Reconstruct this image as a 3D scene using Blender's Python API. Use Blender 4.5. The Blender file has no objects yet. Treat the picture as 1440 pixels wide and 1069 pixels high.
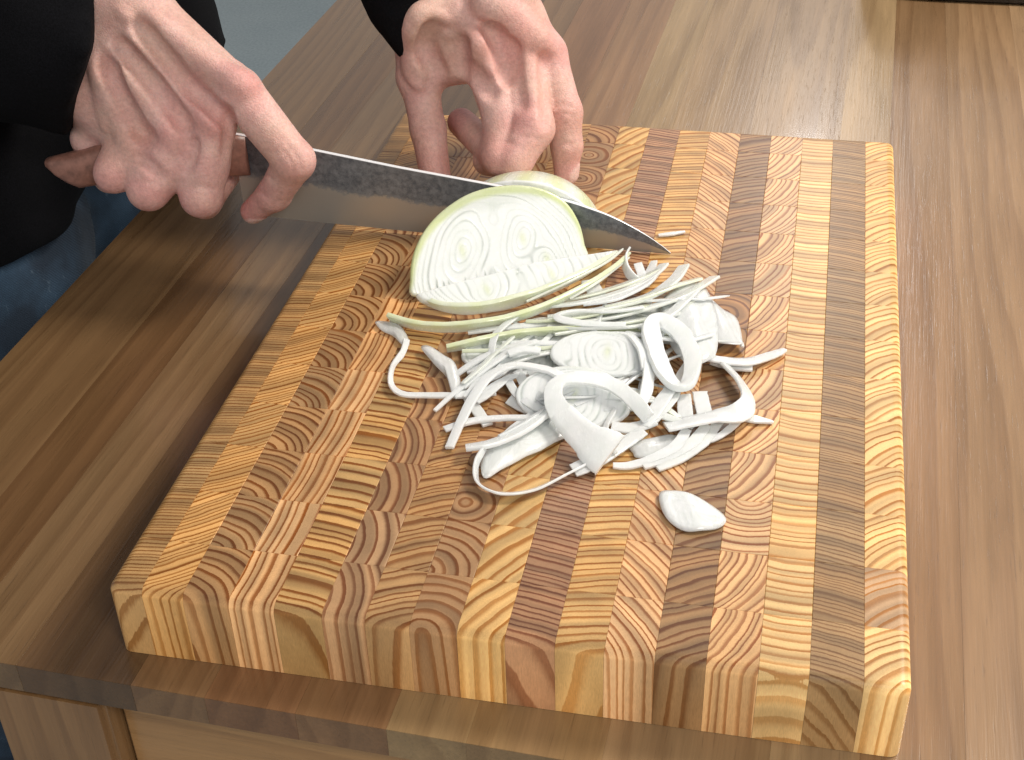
import bpy, bmesh, math, random
import numpy as np
from mathutils import Vector, Matrix
random.seed(7); rng = np.random.default_rng(7)
S = bpy.context.scene
COL = S.collection

# ------------------------------------------------------------------ camera (board top is z = 0)
CM = np.array([[0.9792789815, 0.2007537066, -0.0266575629],
               [0.0950854526, -0.5720119107, -0.8147153679],
               [-0.1788055715, 0.7952988892, -0.5792479984]])
CP = np.array([0.2728908609, -0.4021073876, 0.4235013657]); CF = 1977.7150888549
cd = bpy.data.cameras.new('camera'); cam = bpy.data.objects.new('camera', cd); COL.objects.link(cam)
cd.sensor_width = 36; cd.lens = CF*36/1440; cd.clip_start = .02; cd.clip_end = 50
r, d, f = CM
cam.matrix_world = Matrix([[r[0], -d[0], -f[0], CP[0]], [r[1], -d[1], -f[1], CP[1]], [r[2], -d[2], -f[2], CP[2]], [0, 0, 0, 1]])
S.camera = cam
cd.dof.use_dof = False

# ------------------------------------------------------------------ room light
W = bpy.data.worlds.new('World'); S.world = W; W.use_nodes = True
W.node_tree.nodes['Background'].inputs[0].default_value = (1.0, .975, .95, 1)
W.node_tree.nodes['Background'].inputs[1].default_value = .47
def area(name, loc, target, size, power, col, sy=None):
    l = bpy.data.lights.new(name, 'AREA'); l.energy = power; l.color = col; l.size = size
    if sy: l.shape = 'RECTANGLE'; l.size_y = sy
    o = bpy.data.objects.new(name, l); COL.objects.link(o); o.location = loc
    o.rotation_euler = (Vector(target)-Vector(loc)).to_track_quat('-Z', 'Y').to_euler()
    return o
area('ceiling_lamp', (.95, .62, 1.05), (.20, .22, 0), .34, 19, (1, .93, .83))
area('front_fill', (1.0, -.95, 1.25), (.25, .1, 0), .5, 14, (1, .95, .86))  # added fill from the camera side, standing in for room bounce
area('far_lamp', (.30, 2.7, 1.5), (.2, .3, 0), .10, 8, (1, .97, .95), .9)
S.view_settings.view_transform = 'Standard'; S.view_settings.look = 'None'
S.view_settings.exposure = 0.0; S.view_settings.gamma = 1

# ------------------------------------------------------------------ photograph point -> place
def ray(x, y): return CM.T @ np.array([(x-720)/CF, (y-534.5)/CF, 1.])
def pz(x, y, z=0.): d = ray(x, y); return CP + (z-CP[2])/d[2]*d
def py(x, y, Y): d = ray(x, y); return CP + (Y-CP[1])/d[1]*d
def pplane(x, y, o, n): d = ray(x, y); return CP + np.dot(o-CP, n)/np.dot(d, n)*d

# ------------------------------------------------------------------ object helpers
def link(name, me, mat=None, parent=None):
    o = bpy.data.objects.new(name, me); COL.objects.link(o)
    if mat is not None and me is not None and not me.materials: me.materials.append(mat)
    if parent: o.parent = parent
    return o
def empty(name, loc, rz=0):
    o = bpy.data.objects.new(name, None); COL.objects.link(o); o.location = loc; o.rotation_euler.z = rz
    o.empty_display_size = .02
    return o
def tag(o, label=None, cat=None, group=None, kind=None):
    if label: o['label'] = label
    if cat: o['category'] = cat
    if group: o['group'] = group
    if kind: o['kind'] = kind
    return o
def mesh(name, v, fcs, smooth=True, attrs=None):
    me = bpy.data.meshes.new(name)
    if isinstance(v, np.ndarray): v = v.tolist()
    if isinstance(fcs, np.ndarray): fcs = fcs.tolist()
    me.from_pydata(v, [], fcs); me.update()
    if smooth: me.polygons.foreach_set('use_smooth', [True]*len(me.polygons))
    for k, a in (attrs or {}).items():
        at = me.attributes.new(k, 'FLOAT', 'POINT'); at.data.foreach_set('value', np.asarray(a, dtype=np.float32))
    return me
def centred(name, v, fcs, mat, smooth=True, attrs=None, parent=None):
    v = np.asarray(v, float); c = np.array([v[:, 0].mean(), v[:, 1].mean(), v[:, 2].min()])
    o = link(name, mesh(name, v-c, fcs, smooth, attrs), mat, parent); o.location = c
    return o

# ------------------------------------------------------------------ node helpers
class NT:
    def __init__(s, name):
        s.m = bpy.data.materials.new(name); s.m.use_nodes = True; s.t = s.m.node_tree; s.b = s.t.nodes['Principled BSDF']
    def n(s, typ, **k):
        q = s.t.nodes.new(typ)
        for a, b in k.items(): setattr(q, a, b)
        return q
    def set(s, sock, v):
        if isinstance(v, bpy.types.NodeSocket): s.t.links.new(v, sock)
        else: sock.default_value = v
    def math(s, op, a, b=0., c=0., clamp=False):
        q = s.n('ShaderNodeMath', operation=op, use_clamp=clamp)
        s.set(q.inputs[0], a); s.set(q.inputs[1], b); s.set(q.inputs[2], c); return q.outputs[0]
    def vec(s, op, a, b=(0, 0, 0), scale=None):
        q = s.n('ShaderNodeVectorMath', operation=op); s.set(q.inputs[0], a); s.set(q.inputs[1], b)
        if scale is not None: s.set(q.inputs[3], scale)
        return q.outputs['Value'] if op in ('LENGTH', 'DOT_PRODUCT', 'DISTANCE') else q.outputs[0]
    def noise(s, v, scale, detail=2., dims='3D', w=0., rough=.5):
        q = s.n('ShaderNodeTexNoise', noise_dimensions=dims)
        if dims != '1D': s.set(q.inputs['Vector'], v)
        if dims in ('1D', '4D'): s.set(q.inputs['W'], w)
        s.set(q.inputs['Scale'], scale); s.set(q.inputs['Detail'], detail); s.set(q.inputs['Roughness'], rough); return q.outputs[0]
    def mr(s, v, a, b, c=0., d=1., smooth=False):
        q = s.n('ShaderNodeMapRange', interpolation_type='SMOOTHSTEP' if smooth else 'LINEAR')
        s.set(q.inputs[0], v)
        for i, x in enumerate((a, b, c, d)): s.set(q.inputs[i+1], x)
        return q.outputs[0]
    def mix(s, f, a, b, mode='MIX'):
        q = s.n('ShaderNodeMix', data_type='RGBA', blend_type=mode); s.set(q.inputs[0], f)
        for i, x in ((6, a), (7, b)):
            if isinstance(x, tuple) and len(x) == 3: x = (*x, 1)
            s.set(q.inputs[i], x)
        return q.outputs[2]
    def attr(s, name, typ='GEOMETRY', out='Fac'):
        q = s.n('ShaderNodeAttribute', attribute_name=name, attribute_type=typ); return q.outputs[out]
    def obj(s): return s.n('ShaderNodeTexCoord').outputs['Object']
    def sep(s, v): q = s.n('ShaderNodeSeparateXYZ'); s.set(q.inputs[0], v); return q.outputs
    def comb(s, x, y, z): q = s.n('ShaderNodeCombineXYZ'); [s.set(q.inputs[i], v) for i, v in enumerate((x, y, z))]; return q.outputs[0]
    def bump(s, h, strength=.3, dist=.001):
        q = s.n('ShaderNodeBump'); s.set(q.inputs['Strength'], strength); s.set(q.inputs['Distance'], dist); s.set(q.inputs['Height'], h)
        s.t.links.new(q.outputs[0], s.b.inputs['Normal'])
    def out(s, **k):
        for a, b in k.items():
            if isinstance(b, tuple) and len(b) == 3 and a != 'Subsurface_Radius': b = (*b, 1)
            s.set(s.b.inputs[a.replace('_', ' ')], b)
        return s.m

# ------------------------------------------------------------------ materials
def mat_endgrain():
    m = NT('end_grain_wood')
    seed = m.attr('seed', 'OBJECT'); pith = m.attr('pith', 'OBJECT', 'Vector')
    tilt = m.attr('tilt', 'OBJECT', 'Vector'); ring = m.attr('ring', 'OBJECT', 'Vector')   # spacing, contrast, warp
    light = m.attr('light', 'OBJECT', 'Color'); dark = m.attr('dark', 'OBJECT', 'Color')
    P = m.vec('SCALE', m.obj(), scale=1000.)
    px, pyy, pzz = m.sep(P)
    rs = m.sep(ring)
    tz = m.vec('SCALE', tilt, scale=pzz)
    q = m.vec('ADD', m.vec('SUBTRACT', P, pith), tz)
    # wander
    nz = m.n('ShaderNodeTexNoise', noise_dimensions='4D'); m.set(nz.inputs['Vector'], m.vec('MULTIPLY', P, (1, 1, .12))); m.set(nz.inputs['W'], seed)
    nz.inputs['Scale'].default_value = .075; nz.inputs['Detail'].default_value = 1.5
    wv = m.vec('SCALE', m.vec('SUBTRACT', nz.outputs['Color'], (.5, .5, .5)), scale=m.math('MULTIPLY', rs[2], 10.))
    q = m.vec('MULTIPLY', m.vec('ADD', q, wv), (1, 1, 0))
    d = m.vec('LENGTH', q)
    fine = m.noise(m.vec('MULTIPLY', P, (1, 1, .2)), .9, 2., '4D', seed)
    d = m.math('ADD', d, m.math('MULTIPLY', fine, .5))
    rw = m.noise(None, m.math('DIVIDE', .22, rs[0]), 1.0, '1D', m.math('ADD', d, m.math('MULTIPLY', seed, 37.)))
    d2 = m.math('ADD', m.math('DIVIDE', d, rs[0]), m.math('MULTIPLY', rw, 2.0))
    t = m.math('FRACT', d2)
    idx = m.math('FLOOR', d2)
    wn = m.n('ShaderNodeTexWhiteNoise', noise_dimensions='1D'); m.set(wn.inputs['W'], m.math('ADD', idx, seed)); wr = wn.outputs[0]
    lo = m.math('ADD', .36, m.math('MULTIPLY', wr, .26))
    late = m.math('MULTIPLY', m.mr(t, lo, .90, smooth=True), m.math('SUBTRACT', 1., m.mr(t, .93, 1., smooth=True)))
    late = m.math('MINIMUM', m.math('MULTIPLY', late, 1.35), 1.)
    zone = m.noise(None, .11, 1.5, '1D', m.math('ADD', d, m.math('MULTIPLY', seed, 11.)))
    late = m.math('MULTIPLY', late, m.math('MULTIPLY', rs[1], m.math('ADD', .85, m.math('MULTIPLY', wr, .45))), clamp=True)
    big = m.noise(m.vec('MULTIPLY', P, (1, 1, .3)), .05, 2., '4D', m.math('ADD', seed, 3.))
    mott = m.noise(m.vec('MULTIPLY', P, (1, 1, .12)), 2.2, 3., '4D', seed, .7)
    # end grain drinks the oil and is darker than the long grain of the sides
    geo = m.n('ShaderNodeNewGeometry'); nrm = m.sep(geo.outputs['Normal'])
    side = m.math('SUBTRACT', 1., m.mr(nrm[2], .25, .9, smooth=True))
    v = m.math('MULTIPLY', m.mr(big, .3, .7, .84, 1.14), m.mr(mott, .25, .75, .80, 1.16))
    v = m.math('MULTIPLY', v, m.mr(zone, .32, .68, .72, 1.16, smooth=True))
    v = m.math('MULTIPLY', v, m.math('ADD', 1., m.math('MULTIPLY', side, .80)))
    late = m.math('MULTIPLY', late, m.math('SUBTRACT', 1., m.math('MULTIPLY', side, .30)))
    col = m.mix(late, light, dark)
    hs = m.n('ShaderNodeHueSaturation'); m.set(hs.inputs['Value'], v); m.set(hs.inputs['Color'], col); hs.inputs['Saturation'].default_value = 1.12
    m.bump(mott, .25, .0002)
    return m.out(Base_Color=hs.outputs[0], Roughness=m.mr(mott, .3, .7, .34, .50), Coat_Weight=.12, Coat_Roughness=.25)

def mat_plank():
    m = NT('oiled_plank_wood')
    seed = m.attr('seed', 'OBJECT'); light = m.attr('light', 'OBJECT', 'Color')
    P = m.obj(); x, y, z = m.sep(P)
    c = m.comb(x, m.math('MULTIPLY', y, .09), z)
    n1 = m.noise(c, 11., 2., '4D', seed)
    xx = m.math('ADD', m.math('MULTIPLY', x, 60.), m.math('MULTIPLY', n1, 9.))
    t = m.math('FRACT', m.math('ADD', xx, seed))
    band = m.math('MULTIPLY', m.mr(t, .2, .85, smooth=True), m.math('SUBTRACT', 1., m.mr(t, .88, 1., smooth=True)))
    fine = m.noise(m.comb(x, m.math('MULTIPLY', y, .03), z), 520., 3., '4D', seed, .65)
    med = m.noise(m.comb(x, m.math('MULTIPLY', y, .12), z), 40., 3., '4D', m.math('ADD', seed, 5.), .55)
    pores = m.mr(m.noise(m.comb(x, m.math('MULTIPLY', y, .05), z), 900., 2., '4D', seed, .6), .60, .72, 0., .22)
    col = m.mix(m.math('MULTIPLY', band, .30), light, m.mix(1., light, (.42, .33, .27), 'MULTIPLY'))
    v = m.math('MULTIPLY', m.mr(fine, .3, .7, .90, 1.09), m.mr(med, .3, .7, .84, 1.15))
    v = m.math('MULTIPLY', v, m.math('SUBTRACT', 1., pores))
    hs = m.n('ShaderNodeHueSaturation'); m.set(hs.inputs['Value'], v); m.set(hs.inputs['Color'], col)
    m.bump(m.math('SUBTRACT', fine, pores), .35, .0004)
    return m.out(Base_Color=hs.outputs[0], Roughness=m.mr(med, .3, .7, .22, .34), Specular_IOR_Level=.55, Coat_Weight=.3, Coat_Roughness=.10)

def mat_skin():
    m = NT('skin')
    P = m.obj(); red = m.attr('red'); vein = m.attr('vein'); nail = m.attr('nail'); old = m.attr('tan')
    n1 = m.noise(P, 70., 3.); n2 = m.noise(P, 420., 3., rough=.65); n3 = m.noise(P, 24., 2.)
    c = m.mix(m.mr(n1, .35, .68), (.70, .45, .40), (.63, .35, .32))
    c = m.mix(m.mr(n3, .42, .62, 0, .45), c, (.56, .36, .27))
    c = m.mix(m.math('MULTIPLY', red, .70, clamp=True), c, (.62, .23, .22))
    c = m.mix(m.math('MULTIPLY', old, .62, clamp=True), c, (.30, .19, .12))
    c = m.mix(m.math('MULTIPLY', vein, .30, clamp=True), c, (.32, .27, .29))
    c = m.mix(nail, c, (.74, .50, .46))
    hs = m.n('ShaderNodeHueSaturation'); m.set(hs.inputs['Value'], m.mr(n2, .3, .7, .86, 1.12)); m.set(hs.inputs['Color'], c)
    vo = m.n('ShaderNodeTexVoronoi', feature='DISTANCE_TO_EDGE'); m.set(vo.inputs['Vector'], P); vo.inputs['Scale'].default_value = 620.
    h = m.math('ADD', m.mr(vo.outputs[0], 0, .25), m.math('MULTIPLY', n2, 1.3))
    h = m.math('ADD', h, m.math('MULTIPLY', m.noise(m.vec('MULTIPLY', P, (1, 1.7, 1)), 170., 3.), 2.4))
    m.bump(h, .30, .00045)
    return m.out(Base_Color=hs.outputs[0], Roughness=m.math('SUBTRACT', .50, m.math('MULTIPLY', nail, .28)), Subsurface_Weight=.22,
                 Subsurface_Radius=(1, .35, .2), Subsurface_Scale=.004, Specular_IOR_Level=.42)

def mat_onion():
    m = NT('onion_flesh')
    P = m.obj(); line = m.attr('line'); green = m.attr('green'); grey = m.attr('grey')
    n = m.noise(P, 90., 3.); f = m.noise(m.vec('MULTIPLY', P, (1, .25, 1)), 700., 2.)
    c = m.mix(m.mr(n, .35, .7), (.93, .96, .975), (.86, .905, .90))
    c = m.mix(m.math('MULTIPLY', green, m.mr(n, .2, .8, .75, 1.), clamp=True), c, (.66, .74, .30))
    c = m.mix(m.math('MULTIPLY', grey, .55, clamp=True), c, (.62, .65, .62))
    c = m.mix(m.math('MULTIPLY', line, .62, clamp=True), c, (.30, .35, .32))
    m.bump(m.math('SUBTRACT', m.math('MULTIPLY', f, .6), line), .35, .0005)
    tr = m.n('ShaderNodeBsdfTranslucent'); m.set(tr.inputs[0], c); tp = m.n('ShaderNodeBsdfTransparent')
    m1 = m.n('ShaderNodeMixShader'); m.set(m1.inputs[0], .16); m.set(m1.inputs[1], m.b.outputs[0]); m.set(m1.inputs[2], tr.outputs[0])
    m2 = m.n('ShaderNodeMixShader'); m.set(m2.inputs[0], m.math('ADD', .02, m.math('MULTIPLY', grey, .36), clamp=True)); m.set(m2.inputs[1], m1.outputs[0]); m.set(m2.inputs[2], tp.outputs[0])
    m.set([n_ for n_ in m.t.nodes if n_.type == 'OUTPUT_MATERIAL'][0].inputs[0], m2.outputs[0])
    return m.out(Base_Color=c, Roughness=m.mr(f, .3, .7, .16, .30), Coat_Weight=.3, Coat_Roughness=.12, Subsurface_Weight=.55, Subsurface_Radius=(1, 1, .9), Subsurface_Scale=.0055,
                 Transmission_Weight=0., Specular_IOR_Level=.55)

def mat_blade():
    m = NT('blade_steel')
    P = m.obj(); x, y, z = m.sep(P); h = m.attr('height')
    j = m.noise(P, 260., 5., rough=.75); l = m.noise(m.vec('MULTIPLY', P, (1, 1, 1)), 40., 2.)
    up = m.mr(m.math('ADD', h, m.math('MULTIPLY', m.math('SUBTRACT', m.math('ADD', m.math('MULTIPLY', j, .75), m.math('MULTIPLY', l, .5)), .62), .35)), .47, .53)
    scr = m.noise(m.comb(m.math('MULTIPLY', x, .6), 0., m.math('MULTIPLY', z, 1.6)), 900., 3., rough=.7)
    spine = m.mr(h, .985, .999)
    c = m.mix(up, (.44, .43, .40), m.mix(m.mr(j, .35, .65), (.10, .115, .135), (.24, .26, .285)))
    c = m.mix(m.mr(scr, .62, .72, 0., .30), c, (.55, .56, .58))
    c = m.mix(spine, c, (.95, .96, 1))  # highlight along the spine painted in as near-white colour
    m.bump(scr, .15, .0002)
    return m.out(Base_Color=c, Metallic=m.mr(up, 0, 1, .60, .30), Roughness=m.mix(spine, m.mix(up, (.36,)*3, (.33,)*3), (.3,)*3))

def mat_simple(name, col, rough, nscale=60, amt=.15, metal=0., bump=.2, bdist=.001, sheen=0.):
    m = NT(name); P = m.obj(); n = m.noise(P, nscale, 4., rough=.6)
    hs = m.n('ShaderNodeHueSaturation'); m.set(hs.inputs['Value'], m.mr(n, .3, .7, 1-amt, 1+amt)); m.set(hs.inputs['Color'], (*col, 1))
    m.bump(n, bump, bdist)
    return m.out(Base_Color=hs.outputs[0], Roughness=rough, Metallic=metal, Sheen_Weight=sheen)

def mat_denim():
    m = NT('denim'); P = m.obj(); x, y, z = m.sep(P)
    tw = m.math('SINE', m.math('MULTIPLY', m.math('ADD', m.math('ADD', x, y), z), 2600.))
    n = m.noise(P, 13., 4., rough=.62); n2 = m.noise(m.vec('MULTIPLY', P, (1, 1, .4)), 90., 4., rough=.7)
    c = m.mix(m.mr(n, .36, .66, smooth=True), (.010, .022, .042), (.035, .075, .13))
    c = m.mix(m.mr(m.math('ADD', n2, m.math('MULTIPLY', n, .5)), .90, 1.06, 0, .6), c, (.22, .30, .38))
    hs = m.n('ShaderNodeHueSaturation'); m.set(hs.inputs['Value'], m.mr(tw, -1, 1, .85, 1.1)); m.set(hs.inputs['Color'], c)
    m.bump(m.math('ADD', tw, n2), .25, .0006)
    return m.out(Base_Color=hs.outputs[0], Roughness=.85, Sheen_Weight=.1)

def mat_floor():
    m = NT('blue_grey_floor'); P = m.obj(); n = m.noise(P, 5., 4.); n2 = m.noise(P, 160., 3.)
    c = m.mix(n, (.22, .28, .31), (.30, .36, .38))
    hs = m.n('ShaderNodeHueSaturation'); m.set(hs.inputs['Value'], m.mr(n2, .3, .7, .85, 1.12)); m.set(hs.inputs['Color'], c)
    m.bump(n2, .2, .001)
    return m.out(Base_Color=hs.outputs[0], Roughness=.5)

M_END, M_PLANK, M_SKIN, M_ONION, M_BLADE, M_DENIM, M_FLOOR = mat_endgrain(), mat_plank(), mat_skin(), mat_onion(), mat_blade(), mat_denim(), mat_floor()
M_KNIT = mat_simple('black_knit', (.0034, .0034, .0046), .95, 900, .5, bump=.5, bdist=.0008); M_KNIT.node_tree.nodes['Principled BSDF'].inputs['Specular IOR Level'].default_value = .12
M_HANDLE = mat_simple('reddish_handle_wood', (.26, .125, .095), .4, 160, .35)
M_BLACK = mat_simple('black_leather', (.012, .010, .010), .45, 200, .3)
M_GROUT = mat_simple('dark_floor_joint', (.01, .013, .02), .8, 50, .2)

# ------------------------------------------------------------------ setting: floor
ZT = -.0402; ZF = ZT-.85
def slab(name, x0, x1, y0, y1, z0, z1, mat, parent=None, bev=0.):
    bm = bmesh.new(); bmesh.ops.create_cube(bm, size=1)
    bmesh.ops.scale(bm, vec=(x1-x0, y1-y0, z1-z0), verts=bm.verts)
    if bev: bmesh.ops.bevel(bm, geom=list(bm.edges), offset=bev, segments=2, affect='EDGES')
    me = bpy.data.meshes.new(name); bm.to_mesh(me); bm.free()
    o = link(name, me, mat, parent); o.location = ((x0+x1)/2, (y0+y1)/2, (z0+z1)/2)
    return o
fl = slab('floor', -4, 5, -3, 6, ZF-.05, ZF, M_FLOOR); tag(fl, kind='structure')

# ------------------------------------------------------------------ table
tb = empty('wooden_table', (-.1795, -.0140, ZT), -math.radians(1.9))
tag(tb, 'oiled brown wooden table of glued planks carrying the cutting board', 'table')
seams = [0, .065, .099, .134, .19, .225, .267, .308, .343, .40, .467, .503, .545, .60, .66, .72, .78, .85]
pc = [(.20, .115, .062), (.17, .09, .046), (.225, .135, .078), (.13, .072, .040), (.21, .118, .066), (.22, .11, .06), (.20, .10, .055), (.27, .165, .095), (.24, .14, .078),
      (.235, .14, .085), (.285, .18, .115), (.20, .11, .065), (.22, .125, .078), (.27, .16, .105), (.25, .15, .095), (.24, .14, .09), (.26, .15, .09)]
TH = .017
pc = [(a*.82, b*.76, c*.76) if i < 6 else (a, b, c) for i, (a, b, c) in enumerate(pc)]  # left planks darkened in colour to imitate the light falling off
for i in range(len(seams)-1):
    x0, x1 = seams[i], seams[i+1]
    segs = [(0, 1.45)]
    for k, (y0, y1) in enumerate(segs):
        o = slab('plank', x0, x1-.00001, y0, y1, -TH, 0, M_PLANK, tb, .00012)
        o['seed'] = float(i*3.7+k*1.9); g = 1.05 if i < 4 else 1.22  # left planks also scaled dimmer for that painted falloff
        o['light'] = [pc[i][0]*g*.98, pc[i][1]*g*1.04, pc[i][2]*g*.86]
def rz(n, x0, x1, y0, y1, z0, z1, col, seed, bev=.002, rot=None):
    o = slab(n, x0, x1, y0, y1, z0, z1, M_PLANK, tb, bev); o['seed'] = seed; o['light'] = col; return o
def board_along_x(n, x0, x1, y0, y1, z0, z1, col, seed):          # grain along x: built along y, then turned
    o = slab(n, -(y1-y0)/2, (y1-y0)/2, -(x1-x0)/2, (x1-x0)/2, z0, z1, M_PLANK, tb, .0015)
    o.rotation_euler.z = math.pi/2; o.location = ((x0+x1)/2, (y0+y1)/2, (z0+z1)/2); o['seed'] = seed; o['light'] = col; return o
def leg(n, x0, x1, y0, y1, col, seed):                            # grain upright
    h = .85-TH
    o = slab(n, -(x1-x0)/2, (x1-x0)/2, -h/2, h/2, -(y1-y0)/2, (y1-y0)/2, M_PLANK, tb, .003)
    o.rotation_euler.x = math.pi/2; o.location = ((x0+x1)/2, (y0+y1)/2, -TH-h/2-.0002); o['seed'] = seed; o['light'] = col; return o
leg('leg', .112, .172, .0006, .0606, [.27, .145, .06], 3.3)
leg('leg', .75, .81, .002, .062, [.27, .165, .09], 5.3); leg('leg', .112, .172, 1.36, 1.42, [.27, .165, .09], 6.3); leg('leg', .75, .81, 1.36, 1.42, [.27, .165, .09], 7.3)
board_along_x('apron', .173, .749, .012, .034, -TH-.062, -TH-.0003, [.44, .24, .095], 9.1)
board_along_x('apron', .173, .749, 1.38, 1.402, -TH-.07, -TH-.0003, [.42, .26, .13], 10.1)
o = rz('drawer_rail', .1725, .190, .008, .030, -.80, -TH-.0635, [.33, .17, .09], 4.4)

# ------------------------------------------------------------------ cutting board, 17 x 14 end-grain blocks
bd = empty('cutting_board', (.17, .2465, -.0400))
tag(bd, 'thick end grain cutting board of striped wooden blocks under the sliced onion', 'cutting board')
XS = [-2, 14.5, 33.5, 54.5, 75, 96.5, 115.5, 135, 155.5, 176, 197, 217.5, 238.3, 259, 280, 300, 321.3, 340]
YS = [-1.5, 31.4] + [31.4+35.9*k for k in range(1, 13)] + [493.0]
YS = YS[:14]+[493.0]
BT = 40.0
# per column: pith (mm from block centre), ring spacing, contrast, warp, light colour, dark colour
COLS = [
 ((25, -210), 2.5, .85, .20, (.42, .27, .13), (.13, .055, .022), (0, 1.6)),
 ((-75, 105), 2.9, .85, .22, (.56, .35, .16), (.20, .075, .022), (.2, -.1)),
 ((-13, -22), 5.0, .95, .30, (.44, .27, .135), (.13, .05, .02), (.3, .9)),
 ((-190, 12), 4.1, .85, .10, (.60, .38, .20), (.22, .085, .035), (.02, .0)),
 ((-12, -85), 6.0, 1.0, .28, (.56, .36, .165), (.17, .065, .022), (.15, .9)),
 ((-38, -8), 4.6, .92, .22, (.44, .275, .15), (.14, .06, .035), (.1, .1)),
 ((30, -60), 4.2, .90, .35, (.44, .275, .135), (.15, .06, .025), (.4, .5)),
 ((-5, -8), 5.4, .90, .30, (.45, .27, .14), (.14, .055, .022), (.15, .35)),
 ((75, -50), 7.6, .80, .25, (.60, .40, .185), (.26, .11, .035), (.1, .2)),
 ((-30, -170), 3.6, .95, .20, (.43, .26, .155), (.12, .045, .028), (.2, 1.1)),
 ((30, -130), 4.6, .82, .16, (.58, .375, .17), (.24, .10, .035), (.15, .7)),
 ((-75, -62), 3.7, .85, .22, (.61, .395, .215), (.22, .085, .035), (.1, .1)),
 ((38, -70), 5.2, .92, .35, (.36, .225, .115), (.11, .045, .02), (.1, .5)),
 ((-52, 26), 3.8, .85, .25, (.60, .40, .215), (.22, .085, .04), (.05, .05)),
 ((4, 62), 5.0, .75, .18, (.62, .43, .21), (.30, .14, .055), (.1, -2.0)),
 ((-40, -170), 2.8, .88, .25, (.37, .245, .125), (.12, .060, .028), (.1, 1.3)),
 ((32, -38), 4.8, .80, .22, (.66, .455, .22), (.30, .14, .05), (.15, .3)),
]
def rounded_block(x0, x1, y0, y1):
    """box vertices pulled onto the rounded outline of the whole slab (mm)."""
    nx, ny, nz = 8, 12, 12
    R = 4.8
    gx = np.unique(np.r_[np.linspace(x0, x1, nx), [a for a in np.r_[np.linspace(0, R, 6)-2, 340-np.linspace(0, R, 6)] if x0 < a < x1]])
    gy = np.unique(np.r_[np.linspace(y0, y1, 4), [a for a in np.r_[np.linspace(0, R, 6)-1.5, 493-np.linspace(0, R, 6)] if y0 < a < y1]])
    gz = np.unique(np.r_[0, np.linspace(2, BT-R, 3), np.linspace(BT-R, BT, 6)])
    v = []; fcs = []; idx = {}
    def vid(a, b, c):
        k = (round(a, 4), round(b, 4), round(c, 4))
        if k not in idx:
            p = np.array(k); lo = np.array([R-2, R-1.5, -1e3]); hi = np.array([340-R, 493-R, BT-R])
            q = np.clip(p, lo, hi); dd = p-q
            # cube-surface point -> sphere direction
            if (np.abs(dd) > 1e-6).sum() > 1:
                n = np.linalg.norm(dd); mx = np.abs(dd).max(); p = q+dd/n*mx
            idx[k] = len(v); v.append(p)
        return idx[k]
    def sheet(A, B, fn, flip):
        for i in range(len(A)-1):
            for j in range(len(B)-1):
                q = [fn(A[i], B[j]), fn(A[i+1], B[j]), fn(A[i+1], B[j+1]), fn(A[i], B[j+1])]
                q = [vid(*a) for a in q]
                if len(set(q)) < 3: continue
                fcs.append(q[::-1] if flip else q)
    sheet(gx, gy, lambda a, b: (a, b, BT), False); sheet(gx, gy, lambda a, b: (a, b, 0), True)
    sheet(gx, gz, lambda a, b: (a, y0, b), False); sheet(gx, gz, lambda a, b: (a, y1, b), True)
    sheet(gy, gz, lambda a, b: (x0, a, b), True); sheet(gy, gz, lambda a, b: (x1, a, b), False)
    return np.array(v), fcs
def plain_block(w, h):
    g, c = .05, .22
    v = []
    for z, e in ((0, g), (BT-c*.7, g), (BT, g+c)):
        for sx, sy in ((-1, -1), (1, -1), (1, 1), (-1, 1)): v.append((sx*(w/2-e), sy*(h/2-e), z))
    f = [(3, 2, 1, 0), (8, 9, 10, 11)]
    for b in (0, 4):
        for k in range(4): f.append((b+k, b+(k+1) % 4, b+4+(k+1) % 4, b+4+k))
    return np.array(v), f
cache = {}
special = {(16, 1): ((30, -40), (.46, .30, .17)), (13, 2): ((0, 22), None), (12, 6): ((-12, 8), (.50, .28, .12)), (12, 7): ((-4, -2), (.46, .25, .11)),
           (9, 0): ((-30, -160), (.42, .25, .145)), (7, 0): ((-3, -18), None), (7, 2): ((-4, -3), None), (7, 12): ((-4, 0), None), (7, 11): ((-4, 2), None), (7, 10): ((-6, -4), None)}
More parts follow.
